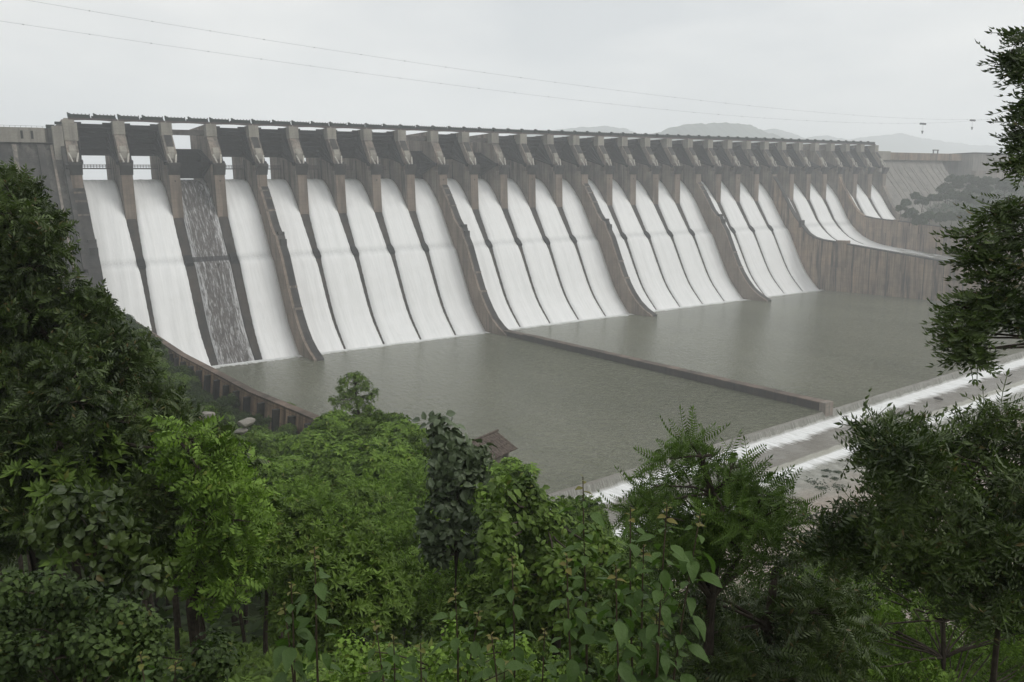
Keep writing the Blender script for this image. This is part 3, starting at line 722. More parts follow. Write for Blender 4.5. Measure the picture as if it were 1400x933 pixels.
ridge('hill', [(980, 190), (1020, 180), (1052, 173), (1075, 179), (1100, 187), (1120, 183), (1160, 189), (1200, 183), (1232, 181), (1270, 189), (1320, 196), (1380, 200), (1460, 200), (1600, 190)], 2050, 400, seed=3)

# ------------------------------------------------------------------ far right end: building, gantry, trees
def bbox_thing(name, label, cat, loc, parts, **kw):
    r = empty(name, loc, label=label, cat=cat, **kw)
    for nm, mb, mm in parts: mb.build(nm, M[mm], r)
    return r
wn = MB()
for k in range(4): wn.box(6+k*8, 9+k*8, -.35, -.1, 14, 18)
bbox_thing('powerhouse', 'pale flat-roofed concrete building on the dam crest at the far right', 'building', (905, -5, 80),
           [('wall', MB().box(0, 90, 0, 30, 0, 41), 'face'), ('roof', MB().box(-1, 91, -1, 31, 41.02, 42.4), 'old'), ('plinth', MB().box(-3, 92, -4, -.4, 0, 22), 'pier'), ('window', wn, 'hole')])
gt = MB()
for x in (0, 9): gt.box(x, x+1, 0, 1, 0, 3.4)
bbox_thing('gantry', 'small dark frame standing on the far dam crest', 'gantry', (852, 12, 121.2), [('leg', gt, 'gate'), ('beam', MB().box(-.5, 10.5, -.2, 1.2, 3.42, 4.4), 'gate')])
bbox_thing('viewing_shelter', 'small pale shelter among the trees below the far crest', 'shelter', (842, -30, 68),
           [('post', MB().box(0, .8, 0, .8, 0, 12).box(6, 6.8, 0, .8, 0, 12), 'whitish'), ('roof', MB().box(-3, 10, -2, 4, 12.02, 13.2), 'whitish')])

# ------------------------------------------------------------------ cables with the carriages
C1 = [(-200, 60, 216), (-6, 60, 197.8), (46, 60, 192.4), (192, 60, 184.0), (328, 60, 176.6), (462, 60, 170.6), (687, 60, 165), (891, 60, 164.4), (1023, 60, 167.5), (1134, 60, 174), (1300, 60, 188)]
C2 = [(-200, 60, 200), (-21, 60, 187.6), (0, 60, 184.9), (122, 60, 176), (243, 60, 169.8), (365, 60, 164.6), (480, 60, 160.2), (664, 60, 156.6), (818, 60, 157.4), (926, 60, 161), (1023, 60, 167), (1200, 60, 182)]
for k, (C, lab, xs_) in enumerate(((C1, 'upper overhead cable slung high across the valley above the dam', (1023,)), (C2, 'lower overhead cable slung across the valley nearer the dam crest', (926,)))):
    X = np.linspace(C[0][0], C[-1][0], 90); cz = np.polyfit([c[0] for c in C], [c[2] for c in C], 4)
    z = np.polyval(cz, X)
    o = empty('overhead_cable', (0, 60, 170), label=lab, cat='cable')
    along(MB().tube([(x, 60+k*9, zz) for x, zz in zip(X, z)], .085, 4).build('cable', M['cable']), o)
    sp = MB()
    for x in np.arange(-10, 1100, 34.):
        zz = float(np.polyval(cz, x)); sp.box(x-.3, x+.3, 59.7+k*9, 60.3+k*9, zz-.3, zz+.3)
    along(sp.build('spacer', M['cable'], kind='stuff'), o)
    x = xs_[0]; zz = float(np.polyval(cz, x))
    c = empty('cable_carriage', (x, 60+k*9, zz-1), label=('cable carriage with hanging hook on the upper cable' if k == 0 else 'cable carriage with hanging hook on the lower cable'), cat='carriage')
    tr = MB()
    for q in (-4.2, 0, 4.2): tr.box(q-1.6, q+1.6, -.8, .8, -.6, 1.2)
    tr.box(-6, 6, -.5, .5, -.9, -.4); tr.build('trolley', M['gate'], c)
    MB().tube([(-1.2, 0, -.8), (-.6, 0, -8)], .12, 4).tube([(1.2, 0, -.8), (.6, 0, -8)], .12, 4).build('hoist_rope', M['cable'], c)
    MB().add([(-1.8, -.5, -8), (1.8, -.5, -8), (0, -.5, -11.5), (-1.8, .5, -8), (1.8, .5, -8), (0, .5, -11.5)], [(0, 2, 1), (3, 4, 5), (0, 1, 4, 3), (1, 2, 5, 4), (2, 0, 3, 5)]).build('hook_block', M['gate'], c)

# ------------------------------------------------------------------ foliage
def instance(T, TF, mats, locs):
    """templates T (k,3), TF (m,3) placed by n rotation/scale matrices"""
    n = len(locs); V = np.einsum('nij,kj->nki', mats, T)+locs[:, None, :]
    F = TF[None]+(np.arange(n)*len(T))[:, None, None]
    return V.reshape(-1, 3), F.reshape(-1, 3)
def frames(dirs, spin, scale, rg):
    """matrices whose local +Z points along dirs"""
    d = dirs/np.linalg.norm(dirs, axis=1, keepdims=True)
    a = np.cross(d, np.array([0, 0, 1.])+rg.normal(0, .02, d.shape)); a /= np.linalg.norm(a, axis=1, keepdims=True)+1e-9
    b = np.cross(d, a); c, s = np.cos(spin)[:, None], np.sin(spin)[:, None]
    x = a*c+b*s; y = -a*s+b*c
    return np.stack([x, y, d], -1)*scale[:, None, None]
def leaf2(base, dirv, L, W, up, fold=.18):
    """a folded leaf of four triangles"""
    d = dirv/np.linalg.norm(dirv); s = np.cross(d, up); s /= np.linalg.norm(s)+1e-9; n = np.cross(s, d)
    mid = base+d*L*.45; tip = base+d*L-n*L*.12
    l = mid+s*W/2+n*W*fold; r = mid-s*W/2+n*W*fold
    return [base, l, tip, r, mid], [(0, 4, 1), (1, 4, 2), (0, 3, 4), (3, 2, 4)]
def leaf1(base, dirv, L, W, up, fold=.18):
    d = dirv/np.linalg.norm(dirv); s = np.cross(d, up); s /= np.linalg.norm(s)+1e-9; n = np.cross(s, d)
    mid = base+d*L*.42
    return [base, mid+s*W/2-n*W*fold, base+d*L-n*L*.15, mid-s*W/2-n*W*fold], [(0, 1, 2), (0, 2, 3)]
def leaf3(base, dirv, L, W, up, fold=.12, sag=.3):
    """a rounder leaf of eight triangles that arches over"""
    d = dirv/np.linalg.norm(dirv); s = np.cross(d, up); s /= np.linalg.norm(s)+1e-9; n = np.cross(s, d)
    q = lambda t, w: base+d*L*t+s*W*w+n*(W*fold*abs(w)*2-L*sag*t*t)
    return [q(0, 0), q(.3, .5), q(.68, .42), q(1, 0), q(.68, -.42), q(.3, -.5), q(.3, 0), q(.68, 0)], [(0, 6, 1), (6, 2, 1), (6, 7, 2), (7, 3, 2), (0, 5, 6), (5, 4, 6), (6, 4, 7), (7, 4, 3)]
def spray(n, L, W, R_, seed=0):
    """leaves set about a short twig, each turned its own way and hanging a little"""
    r = random.Random(seed); ps = []
    for k in range(n):
        a = 2.4*k+r.uniform(-.4, .4); e = r.uniform(-.5, .55); t = k/n
        d = np.array([cos(a)*cos(e), sin(a)*cos(e), sin(e)]); q = r.uniform(.65, 1.15)
        ps.append(leaf3(np.array([0, 0, (t-.5)*R_])+d*R_*.25, d, L*q, W*q, np.array([0, 0, 1.])+np.array([r.gauss(0, .3), r.gauss(0, .3), 0]), .12, r.uniform(.15, .5)))
    return template(ps)
def template(parts):
    V = []; F = []
    for v, f in parts:
        b_ = len(V); V += list(v); F += [tuple(i+b_ for i in q) for q in f]
    return np.array(V, float), np.array(F, int)
def rosette(n, L, W, el=.25, seed=0, tiers=1, lf=None):
    r = random.Random(seed); ps = []
    for t in range(tiers):
        for k in range(n):
            a = 2*pi*(k+.5*t)/n+r.uniform(-.25, .25); e = el+.5*t+r.uniform(-.25, .25)
            d = np.array([cos(a)*cos(e), sin(a)*cos(e), sin(e)]); q = r.uniform(.75, 1.15)
            ps.append((lf or leaf2)(d*.06*L, d, L*q, W*q, np.array([0, 0, 1.])))
    return template(ps)
def compound(n, L, l, w, droop=.5, fwd=.5, seed=0, lf=None):
    """one feather leaf: rachis along +Z of length L drooping to +X, paired leaflets"""
    r = random.Random(seed); ps = []; P = lambda t: np.array([droop*L*t*t, 0, L*t*(1-.3*droop*t)])
    for k in range(n):
        t = .12+.88*k/(n-1); p = P(t); d0 = P(min(t+.05, 1.05))-p; d0 /= np.linalg.norm(d0)
        for s in (-1, 1):
            d = np.array([0, s, 0])*1.+d0*fwd+np.array([.25, 0, -.1]); q = (1-.45*abs(2*t-1.1)**2)*r.uniform(.85, 1.1)
            ps.append((lf or leaf2)(p, d, l*q, w*q, np.array([-1, 0, .3]), .1))
    ps.append(leaf2(P(1.), P(1.05)-P(.95), l*.9, w, np.array([-1, 0, .3]), .1))
    q = []
    for t in np.linspace(0, 1, 4): q += [P(t)+np.array([0, .004, 0]), P(t)-np.array([0, .004, 0])]
    ps.append((q, [(0, 1, 2), (1, 3, 2), (2, 3, 4), (3, 5, 4), (4, 5, 6), (5, 7, 6)]))
    return template(ps)
T_ros = rosette(8, .50, .20, .12, 1, 1)
T_ros2 = rosette(6, .34, .12, .3, 2, 2)
T_fig = spray(9, .22, .14, .30, 3)
T_small = spray(10, .075, .055, .22, 4)
T_neem = compound(8, .30, .095, .028, .6, .6, 5)
T_fea = compound(12, .46, .105, .030, .8, .35, 6)
T_hang = compound(6, .26, .105, .034, 1.0, .6, 25)
T_neem_s = compound(6, .26, .12, .042, .8, .7, 15, leaf1)
T_scrub = rosette(6, .34, .14, .3, 12, 1, leaf1)
T_lush = compound(5, .40, .19, .085, .6, .45, 8)

def clumps(centres, radii, n_each, T, sc, rg, upb=.5, hang=0., flat_=.7, shell=.75):
    """leaf clusters over lumps: denser near each lump's skin, tipped up (or hanging)"""
    Vs = []; Fs = []; off = 0
    for c, r, n in zip(centres, radii, n_each):
        d = rg.normal(0, 1, (n, 3)); d[:, 2] += upb*.6; d /= np.linalg.norm(d, axis=1, keepdims=True)
        rr = r*(shell+(1-shell)*rg.random(n)**.5)*(1+.18*np.sin(d[:, 0]*5+c[0])*np.cos(d[:, 1]*4+c[1])); rr *= np.where(rg.random(n) < .18, rg.uniform(.5, 1.25, n), 1)
        loc = np.asarray(c)+d*rr[:, None]*np.array([1, 1, flat_])
        out = d*np.array([1, 1, .6])+np.array([0, 0, upb-hang])+rg.normal(0, .25, (n, 3))
        m = frames(out, rg.uniform(0, 2*pi, n), sc*rg.uniform(.7, 1.25, n), rg)
        v, f = instance(T[0], T[1], m, loc); Vs.append(v); Fs.append(f+off); off += len(v)
    return np.concatenate(Vs), np.concatenate(Fs)

# --- generic crowns, unit-size (crown radius about 4 m), shared by many trees
def crown_variant(seed, T, sc, lobes, n_total, flat_=.75, upb=.7, hang=0.):
    rg = np.random.default_rng(seed); cs = []; rs = []
    for k in range(lobes):
        d = rg.normal(0, 1, 3); d[2] = abs(d[2])*1.0-.25; d /= np.linalg.norm(d)
        q = rg.uniform(.45, .95)
        cs.append(np.array([d[0]*3.0*q, d[1]*3.0*q, d[2]*2.7*q])); rs.append(rg.uniform(.6, 1.35))
    w = np.array(rs)**2; n = (w/w.sum()*n_total).astype(int)
    V, F = clumps(cs, rs, n, T, sc, rg, upb, hang, flat_)
    return V, F, cs, rs
def limbs(cs, base, r0, seed, lean=(0, 0)):
    rg = random.Random(seed); mb = MB(); top = Vector((lean[0], lean[1], -1.2)); b = Vector(base)
    pts = [b+(top-b)*t+Vector((.18*sin(t*5+seed), .18*cos(t*4+seed), 0)) for t in (0, .25, .5, .75, 1)]
    mb.tube(pts, [r0, r0*.82, r0*.7, r0*.58, r0*.5], 7)
    br = MB()
    for c in cs[:9]:
        c = Vector(c); s = pts[-1]; m_ = (s+c)*.5+Vector((0, 0, -.25))
        br.tube([s, m_, c], [r0*.36, r0*.22, r0*.08], 5)
    return mb, br
CROWN = {}
def make_crown(key, seed, T, sc, lobes, n, matname, **kw):
    V, F, cs, rs = crown_variant(seed, T, sc, lobes, n, **kw)
    tk, br = limbs(cs, (0, 0, -7), .22, seed)
    CROWN[key] = (tris('crown', V, F, M[matname]), tk.mesh('trunk', M['bark']), br.mesh('branch', M['bark']))
for s in range(3):
    make_crown('bright%d' % s, 20+s, T_ros, 1.12, 40, 1350, 'leaf_bright', upb=.8)
    make_crown('mid%d' % s, 40+s, T_ros2, 1.25, 38, 1000, 'leaf_mid', upb=.6)
for s in range(2):
    make_crown('lush%d' % s, 60+s, T_lush, 1.15, 34, 1150, 'leaf_bright', upb=.4, hang=.2)
    make_crown('dark%d' % s, 80+s, T_ros2, .95, 26, 1100, 'leaf_dark', upb=.6)
for s in range(3): make_crown('far%d' % s, 90+s, rosette(4, 1.0, .55, .2, s), .8, 26, 650, 'leaf_far', upb=.6)

def tree_at(name, key, top, rad, base_z, label, group=None, cat='tree', zs=1.0, rot=0.):
    """a tree whose crown centre is below 'top' with crown radius rad, trunk down to base_z"""
    cm, tm, bm_ = CROWN[key]; s = rad/3.6; cz = top[2]-2.9*s*zs
    r = empty(name, (top[0], top[1], base_z), label=label, cat=cat, group=group)
    a = put(bpy.data.objects.new('crown', cm), r, kind='stuff'); a.location = (0, 0, cz-base_z); a.scale = (s, s, s*zs); a.rotation_euler.z = rot
    b = put(bpy.data.objects.new('branch', bm_), r); b.location = a.location; b.scale = a.scale; b.rotation_euler.z = rot
    b = put(bpy.data.objects.new('trunk', tm), r); b.rotation_euler.z = rot
    H = max(cz-1.2*s*zs-base_z, .6); k = H/5.8; b.scale = (s, s, k); b.location = (0, 0, 7*k)
    return r

# skyline of the wood in the photograph: crown tops stay below it
SKX = [-200, 0, 60, 130, 160, 215, 250, 280, 310, 350, 400, 440, 470, 540, 575, 600, 640, 690, 730, 765, 800, 840, 900, 1000, 1100, 1200, 1300, 1400, 1600]
SKY = [250, 300, 370, 418, 436, 478, 496, 560, 588, 588, 594, 588, 572, 566, 588, 612, 640, 640, 650, 672, 705, 745, 775, 790, 800, 810, 810, 800, 790]
placed = []
rg = random.Random(5)
def occupied(x, y, r):
    return any((x-a)**2+(y-b)**2 < (r+c)**2*.42 for a, b, c in placed)
GRP = {'bright': 'bright green trees', 'mid': 'mid green trees', 'dark': 'dark green trees', 'lush': 'pale green trees'}
DESC = {'bright': 'bright green tree', 'mid': 'mid green tree',
        'dark': 'dark green tree', 'lush': 'pale drooping tree'}
def zone(px, d):
    if d > 180: return 'on the valley side behind the training wall'
    if d < 42: return 'near the viewpoint under the big tree' if px < 330 else ('just behind the saplings' if px < 900 else 'below the right neem tree')
    far = 'far down the slope' if d > 100 else 'half way down the slope'
    side = 'below the end of the training wall' if px < 400 else ('below the lone small tree' if px < 560 else ('around the slender tree' if px < 700 else 'between the hut and the feathery tree'))
    return far+' '+side
def try_tree(px, d, rr, key, drop=0):
    az = (px-700)/FPX; p = ray_at(px, 466.5, d); x, y = p[0], p[1]
    if (x > -5 and y > -350): return False
    if x > 150 or occupied(x, y, rr): return False
    g = float(hgt(x, y))
    if g < -5: return False
    pyt = float(np.interp(px, SKX, SKY))+drop
    lo = ray_at(px, pyt, d)[2]
    top = min(lo, g+rg.uniform(10, 18))
    if top-g < 2.2: return False
    s_ = rr
    if top-g < rr*1.3: s_ = (top-g)/1.3
    t = tree_at('tree', key, (x, y, top), s_, g-.3, DESC[key[:-1]]+' '+zone(px, d), GRP[key[:-1]]+' '+zone(px, d), rot=rg.uniform(0, 6.28))
    placed.append((x, y, s_)); return True
# rows from far to near
for d in list(range(395, 180, -14)):
    for k in range(5):
        try_tree(rg.uniform(90, 300), d+rg.uniform(-6, 6), rg.uniform(3.6, 5.2), rg.choice(('dark0', 'dark1', 'mid0', 'mid1', 'dark0')), rg.uniform(-6, 10))
for d in list(range(178, 40, -6)):
    for k in range(15):
        px = rg.uniform(-60, 900); key = rg.choice(('bright0', 'bright1', 'bright2', 'mid0', 'mid1', 'mid2', 'lush0', 'bright1') if px > 300 and d > 60 else ('mid0', 'mid1', 'lush0', 'lush1') if px > 300 else ('dark0', 'dark1', 'mid2', 'bright2'))
        try_tree(px, d+rg.uniform(-3, 3), rg.uniform(2.9, 4.4), key, rg.uniform(0, 16) if d > 60 else rg.uniform(15, 120))
for d in list(range(40, 17, -3)):
    for k in range(14):
        px = rg.uniform(-60, 1450); key = rg.choice(('lush0', 'mid2', 'mid1', 'lush1', 'mid0', 'mid1') if px > 330 else ('dark0', 'dark1', 'mid2'))
        try_tree(px, d+rg.uniform(-1, 1), rg.uniform(1.8, 2.8), key, rg.uniform(60, 230))

# rows along the outer side of the training wall
for y in list(np.arange(-78, -232, -8.5))+list(np.arange(-236, -346, -6.)):
    for row in range(2):
        x = lx(y)-5-row*6.5+rg.uniform(-1.5, 1.5); yy_ = y+rg.uniform(-2, 2)
        top = (41.5 if y > -232 else 35.6)+row*1.0+rg.uniform(-1.5, 1.2)
        if y > -150: top += 2
        g = float(hgt(x, yy_)); r_ = rg.uniform(3.4, 4.6) if y > -232 else rg.uniform(2.6, 3.6)
        tree_at('tree', rg.choice(('dark0', 'dark1', 'mid1', 'dark0')), (x, yy_, max(top, g+4)), r_, g-.4, 'dark green tree '+('right against' if row == 0 else 'one row back from')+' the training wall, '+('above its top' if y > -232 else 'below its top'), 'dark trees along the training wall, row %d, %s' % (row, 'upper' if y > -232 else 'lower'), rot=rg.uniform(0, 6))
        placed.append((x, yy_, r_))
for (a, b_, d, r_, key) in ((455, 566, 92, 3.6, 'bright0'), (420, 588, 84, 3.2, 'bright1'), (500, 574, 88, 3.8, 'mid0'), (545, 572, 84, 3.6, 'bright2'), (575, 596, 70, 2.8, 'mid2'), (480, 600, 70, 3.2, 'bright1'), (530, 612, 64, 3.2, 'bright0'), (400, 620, 66, 3.2, 'bright2'),
                             (440, 632, 56, 3.0, 'mid2'), (560, 636, 52, 2.6, 'lush0'), (500, 655, 48, 2.8, 'lush1'), (360, 640, 54, 2.8, 'mid1'), (395, 680, 44, 2.4, 'mid0'), (455, 700, 38, 2.2, 'mid0'), (520, 715, 36, 2.2, 'lush0'), (340, 596, 90, 3.0, 'mid0'), (300, 600, 96, 3.0, 'dark1')):
    p = ray_at(a, b_, d); g = float(hgt(p[0], p[1]))
    tree_at('tree', key, p, r_, min(g-.3, p[2]-r_*1.6), DESC[key[:-1]]+' '+zone(a, d), GRP[key[:-1]]+' '+zone(a, d), rot=a)
# trees with a shape of their own

tree_at('tree', 'mid1', ray_at(520, 560, 98), 3.6, float(hgt(*ray_at(520, 600, 98)[:2])), 'low bushy tree at the right foot of the lone tree against the water', rot=2.)
tree_at('tree', 'mid0', ray_at(390, 553, 190), 5.4, 20, 'round green tree in front of the training wall end', rot=2.)
tree_at('tree', 'bright1', ray_at(690, 632, 62), 3.0, float(hgt(*ray_at(690, 700, 62)[:2])), 'leafy tree rising beside the hut roof', rot=2.)

# trees at the foot of the far sloping face
FT = [(1232, 285), (1240, 276), (1252, 270), (1262, 268), (1273, 267), (1284, 268), (1296, 267), (1308, 268), (1320, 269), (1332, 270), (1345, 270), (1245, 292), (1258, 290), (1272, 288), (1287, 288), (1302, 287), (1318, 288), (1334, 288),
      (1300, 246), (1313, 243), (1326, 242), (1338, 244), (1350, 246), (1362, 248), (1375, 252), (1388, 256), (1294, 256), (1310, 256), (1328, 256), (1345, 257), (1352, 290), (1368, 280), (1384, 272)]
for k, (a, b_) in enumerate(FT):
    d = 905 if b_ < 262 else (860 if b_ < 280 else 815)
    p = ray_at(a, b_-3, d*.82); d2 = d*.82
    p = p+np.array([0, 0, rg.uniform(-4, 3)]); r_ = rg.uniform(4.5, 8.5)
    tree_at('tree', 'far%d' % (k % 3), p, r_, p[2]-r_*2.2, 'hazy dark tree in the grove below the sloping end of the dam', 'grove of trees at the far end of the dam', rot=k)
# trees behind the far crest
for k, a in enumerate((1358, 1345, 1333)):
    p = ray_at(a, 214+2*k, 980); tree_at('tree', 'far%d' % k, p, 7, p[2]-18, 'hazy tree showing just above the far dam crest', 'trees above the far dam crest', rot=k)

# ------------------------------------------------------------------ near trees, each its own
def near_tree(name, label, base, r0, trunk, lobes, T, sc, n_per, matname, seed, hang=0., upb=.4, bark='bark', shell=.2, flat_=.8, branch_to=None):
    """trunk: list of points; lobes: (px, py, d, radius in px)"""
    rg2 = np.random.default_rng(seed); rr = random.Random(seed)
    root = empty(name, tuple(base), label=label, cat='tree' if name != 'shrub' else 'shrub')
    mb = MB(); tp = [Vector(p) for p in trunk]; n = len(tp)
    mb.tube(tp, [r0*(1-.55*i/(n-1)) for i in range(n)], 9)
    cs = []; rs = []
    for (a, b_, d, r) in lobes:
        cs.append(ray_at(a, b_, d)); rs.append(r*d/FPX)
    along(mb.build('trunk', M[bark]), root)
    bb = MB()
    for c, r in zip(cs, rs):
        c = Vector(c); s = min(tp[n//3:], key=lambda p: (p-c).length+abs(p.z-(c.z-1))*.6)
        m_ = (s*.45+c*.55)+Vector((rr.uniform(-.15, .15), rr.uniform(-.15, .15), -.10*(c-s).length*.5+.1))
        q = r0*.34
        bb.tube([s, s*.72+m_*.28+Vector((0, 0, .04)), m_, c], [q, q*.75, q*.5, q*.2], 6)
        for t in range(5):
            e = c+Vector((rr.gauss(0, 1), rr.gauss(0, 1), rr.gauss(0, .6))).normalized()*r*.85
            bb.tube([m_*.3+c*.7, (c+e)*.5, e], [q*.22, q*.14, q*.06], 4)
    along(bb.build('branch', M[bark]), root)
    vol = np.array([max(.05, r**2) for r in rs]); nn = np.maximum(6, (n_per*vol)).astype(int)
    V, F = clumps(cs, rs, nn, T, sc, rg2, upb, hang, flat_, shell)
    o = put(bpy.data.objects.new('foliage', tris('foliage', V, F, M[matname])), kind='stuff'); along(o, root)
    return root
def g_at(px, d):
    p = ray_at(px, 700, d); return (p[0], p[1], float(hgt(p[0], p[1]))-.2)
def poly_lobes(poly, n, r0, r1, d0, d1, seed, pad=.35):
    """lobe centres spread through an outline"""
    r = random.Random(seed); out = []; xs = [p[0] for p in poly]; ys = [p[1] for p in poly]; tries = 0
    def inside(x, y):
        c = False
        for i in range(len(poly)):
            (x0, y0), (x1, y1) = poly[i-1], poly[i]
            if (y0 > y) != (y1 > y) and x < (x1-x0)*(y-y0)/(y1-y0)+x0: c = not c
        return c
    while len(out) < n and tries < 9000:
        tries += 1; x, y, q = r.uniform(min(xs), max(xs)), r.uniform(min(ys), max(ys)), r.uniform(r0, r1)
        if not inside(x, y) or not all(inside(x+q*pad*2*cos(t), y+q*pad*2*sin(t)) for t in (0, 1.57, 3.14, 4.71)): continue
        if any((x-a)**2+(y-b)**2 < (q*.55)**2 for a, b, _, _ in out): continue
        out.append((x, y, r.uniform(d0, d1), q))
    return out

# big dark tree filling the left side
LP = [(-120, 200), (-40, 230), (15, 238), (55, 275), (82, 318), (66, 345), (104, 366), (128, 402), (150, 440), (196, 470), (212, 520), (235, 560), (300, 600), (335, 640), (325, 690), (250, 730), (180, 760), (-150, 780)]
lob = poly_lobes(LP, 190, 17, 38, 17, 23, 3)
lob += [(18, 262, 19, 26), (60, 310, 19, 22), (85, 395, 19, 24), (118, 425, 19, 26), (150, 470, 19, 26), (180, 500, 19, 24), (205, 545, 19, 24), (60, 345, 19, 24), (30, 300, 19.5, 30), (100, 470, 20, 32)]
b0 = g_at(40, 21)
near_tree('neem_tree', 'big dark neem-like tree filling the left edge, its crown stepping down to the right', b0, .32,
          [b0, ray_at(45, 700, 21), ray_at(40, 560, 21), ray_at(30, 430, 20.5), ray_at(15, 320, 20)], lob, T_neem_s, 1.25, 560, 'leaf_neem', 31, hang=.35, upb=.5, shell=.55, flat_=.7)
# lush bright branches on its right flank
LP2 = [(235, 548), (262, 590), (330, 618), (352, 680), (368, 740), (352, 800), (300, 830), (250, 800), (240, 700), (215, 600)]
lob = poly_lobes(LP2, 46, 16, 28, 14, 16.5, 8)
b0 = g_at(255, 15.5)
near_tree('tree', 'bright leafy tree with hanging sprays at the right flank of the big dark tree', b0, .14, [b0, ray_at(262, 830, 15.5), ray_at(268, 720, 15.3), ray_at(258, 620, 15)], lob, T_lush, .78, 260, 'leaf_bright', 32, hang=.7, shell=.3)
# round-leaved bush at the bottom left
LP3 = [(-40, 780), (60, 775), (110, 785), (140, 812), (215, 845), (268, 850), (330, 900), (330, 990), (-60, 990)]
lob = poly_lobes(LP3, 50, 18, 34, 8.5, 10.5, 9)
b0 = g_at(110, 9.5)
near_tree('shrub', 'low shrub with small round leaves in the bottom left corner', b0, .05, [b0, ray_at(110, 980, 9.5), ray_at(120, 900, 9.5), ray_at(110, 840, 9.5)], lob, T_small, 1.0, 520, 'leaf_dark', 33, upb=.6, shell=.3)
# large leaves under the big tree; the darker neem colour stands in for shade
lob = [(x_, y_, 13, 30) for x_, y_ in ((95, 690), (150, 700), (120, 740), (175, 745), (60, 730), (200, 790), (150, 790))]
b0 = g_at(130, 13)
near_tree('shrub', 'broad-leaved shrub coloured dark for the shade under the big left tree', b0, .06, [b0, ray_at(130, 860, 13), ray_at(130, 800, 13), ray_at(130, 740, 13)], lob, T_fig, .85, 160, 'leaf_neem', 34, hang=.4, shell=.3)

# slender grey-leaved tree left of the hut
lob = [(598, 582, 26, 15), (612, 592, 26, 14), (605, 610, 26, 20), (632, 616, 26, 18), (655, 622, 26, 15), (622, 636, 26, 24), (650, 645, 26, 20), (600, 640, 26, 18), (612, 665, 26, 22), (640, 672, 26, 20), (662, 665, 26, 14),
       (600, 690, 26, 18), (630, 700, 26, 16), (590, 725, 26, 16), (655, 715, 26, 15), (612, 730, 26, 18), (590, 750, 26, 14), (640, 745, 26, 18), (655, 765, 26, 13), (670, 780, 26, 10), (600, 765, 26, 14), (582, 708, 26, 12)]
b0 = g_at(622, 26)
near_tree('tree', 'slender tree with broad grey-green leaves and thin dark trunk left of the hut', b0, .10, [b0, ray_at(622, 830, 26), ray_at(624, 760, 26), ray_at(628, 690, 26), ray_at(618, 640, 26), ray_at(603, 595, 26)], lob, T_fig, 1.35, 75, 'leaf_grey', 35, upb=.3, shell=.2)

# lone small tree against the water
lob = [(462, 530, 100, 7), (510, 556, 100, 7), (512, 535, 100, 6), (456, 545, 100, 6), (478, 513, 100, 6), (497, 516, 100, 6), (472, 520, 100, 8), (488, 514, 100, 9), (500, 526, 100, 11), (468, 540, 100, 11), (484, 532, 100, 11), (507, 541, 100, 9), (492, 548, 100, 11), (476, 554, 100, 9), (462, 551, 100, 7), (503, 556, 100, 9), (486, 563, 100, 7)]
b0 = ray_at(494, 625, 100); b0 = (b0[0], b0[1], b0[2])
near_tree('tree', 'small airy tree standing alone against the basin water', b0, .22, [b0, ray_at(494, 590, 100), ray_at(491, 570, 100), ray_at(487, 545, 100), ray_at(486, 525, 100)], [(a+rr_*.3, b_+2, d+rr_*.2, r*1.15) for (a, b_, d, r), rr_ in zip(lob, np.random.default_rng(3).normal(0, 5, len(lob)))], T_scrub, .85, 75, 'leaf_mid', 50, upb=.5, shell=.0)
# feathery tree in the middle right
LP5 = [(918, 600), (945, 585), (985, 605), (1015, 600), (1032, 640), (1085, 640), (1112, 690), (1080, 715), (1050, 760), (1000, 780), (930, 780), (890, 740), (850, 700), (858, 672), (892, 652), (905, 630)]
lob = poly_lobes(LP5, 42, 14, 26, 9.5, 11.5, 11)
lob += [(915, 612, 10, 12), (945, 590, 10, 12), (1000, 622, 10, 16), (1022, 640, 10, 15), (895, 648, 10, 14), (865, 680, 10, 14), (1080, 670, 10, 20), (1050, 660, 10, 18), (968, 612, 10, 14)]
b0 = g_at(972, 11)
near_tree('feather_leaved_tree', 'feathery-leaved tree with long fern-like fronds right of centre in front of the weir', b0, .085, [b0, ray_at(968, 900, 10.8), ray_at(972, 820, 10.6), ray_at(985, 740, 10.5), ray_at(975, 680, 10.2), ray_at(960, 630, 10)], [(a, b_+16, d, r*.8) for a, b_, d, r in lob], T_fea, .74, 480, 'leaf_feather', 36, hang=.5, upb=.25, shell=.2, flat_=.55)
# dark understorey below it
LP6 = [(880, 770), (1000, 790), (1100, 720), (1180, 780), (1200, 850), (1180, 1000), (880, 1000), (900, 850)]
lob = poly_lobes(LP6, 46, 24, 44, 10.5, 14, 12)
b0 = g_at(1060, 12)
near_tree('tree', 'dark shaded tree below the feathery tree near the bottom edge', b0, .12, [b0, ray_at(1060, 950, 12), ray_at(1050, 860, 12), ray_at(1060, 780, 12)], lob, T_neem, 1.2, 330, 'leaf_neem', 37, hang=.7, shell=.3)

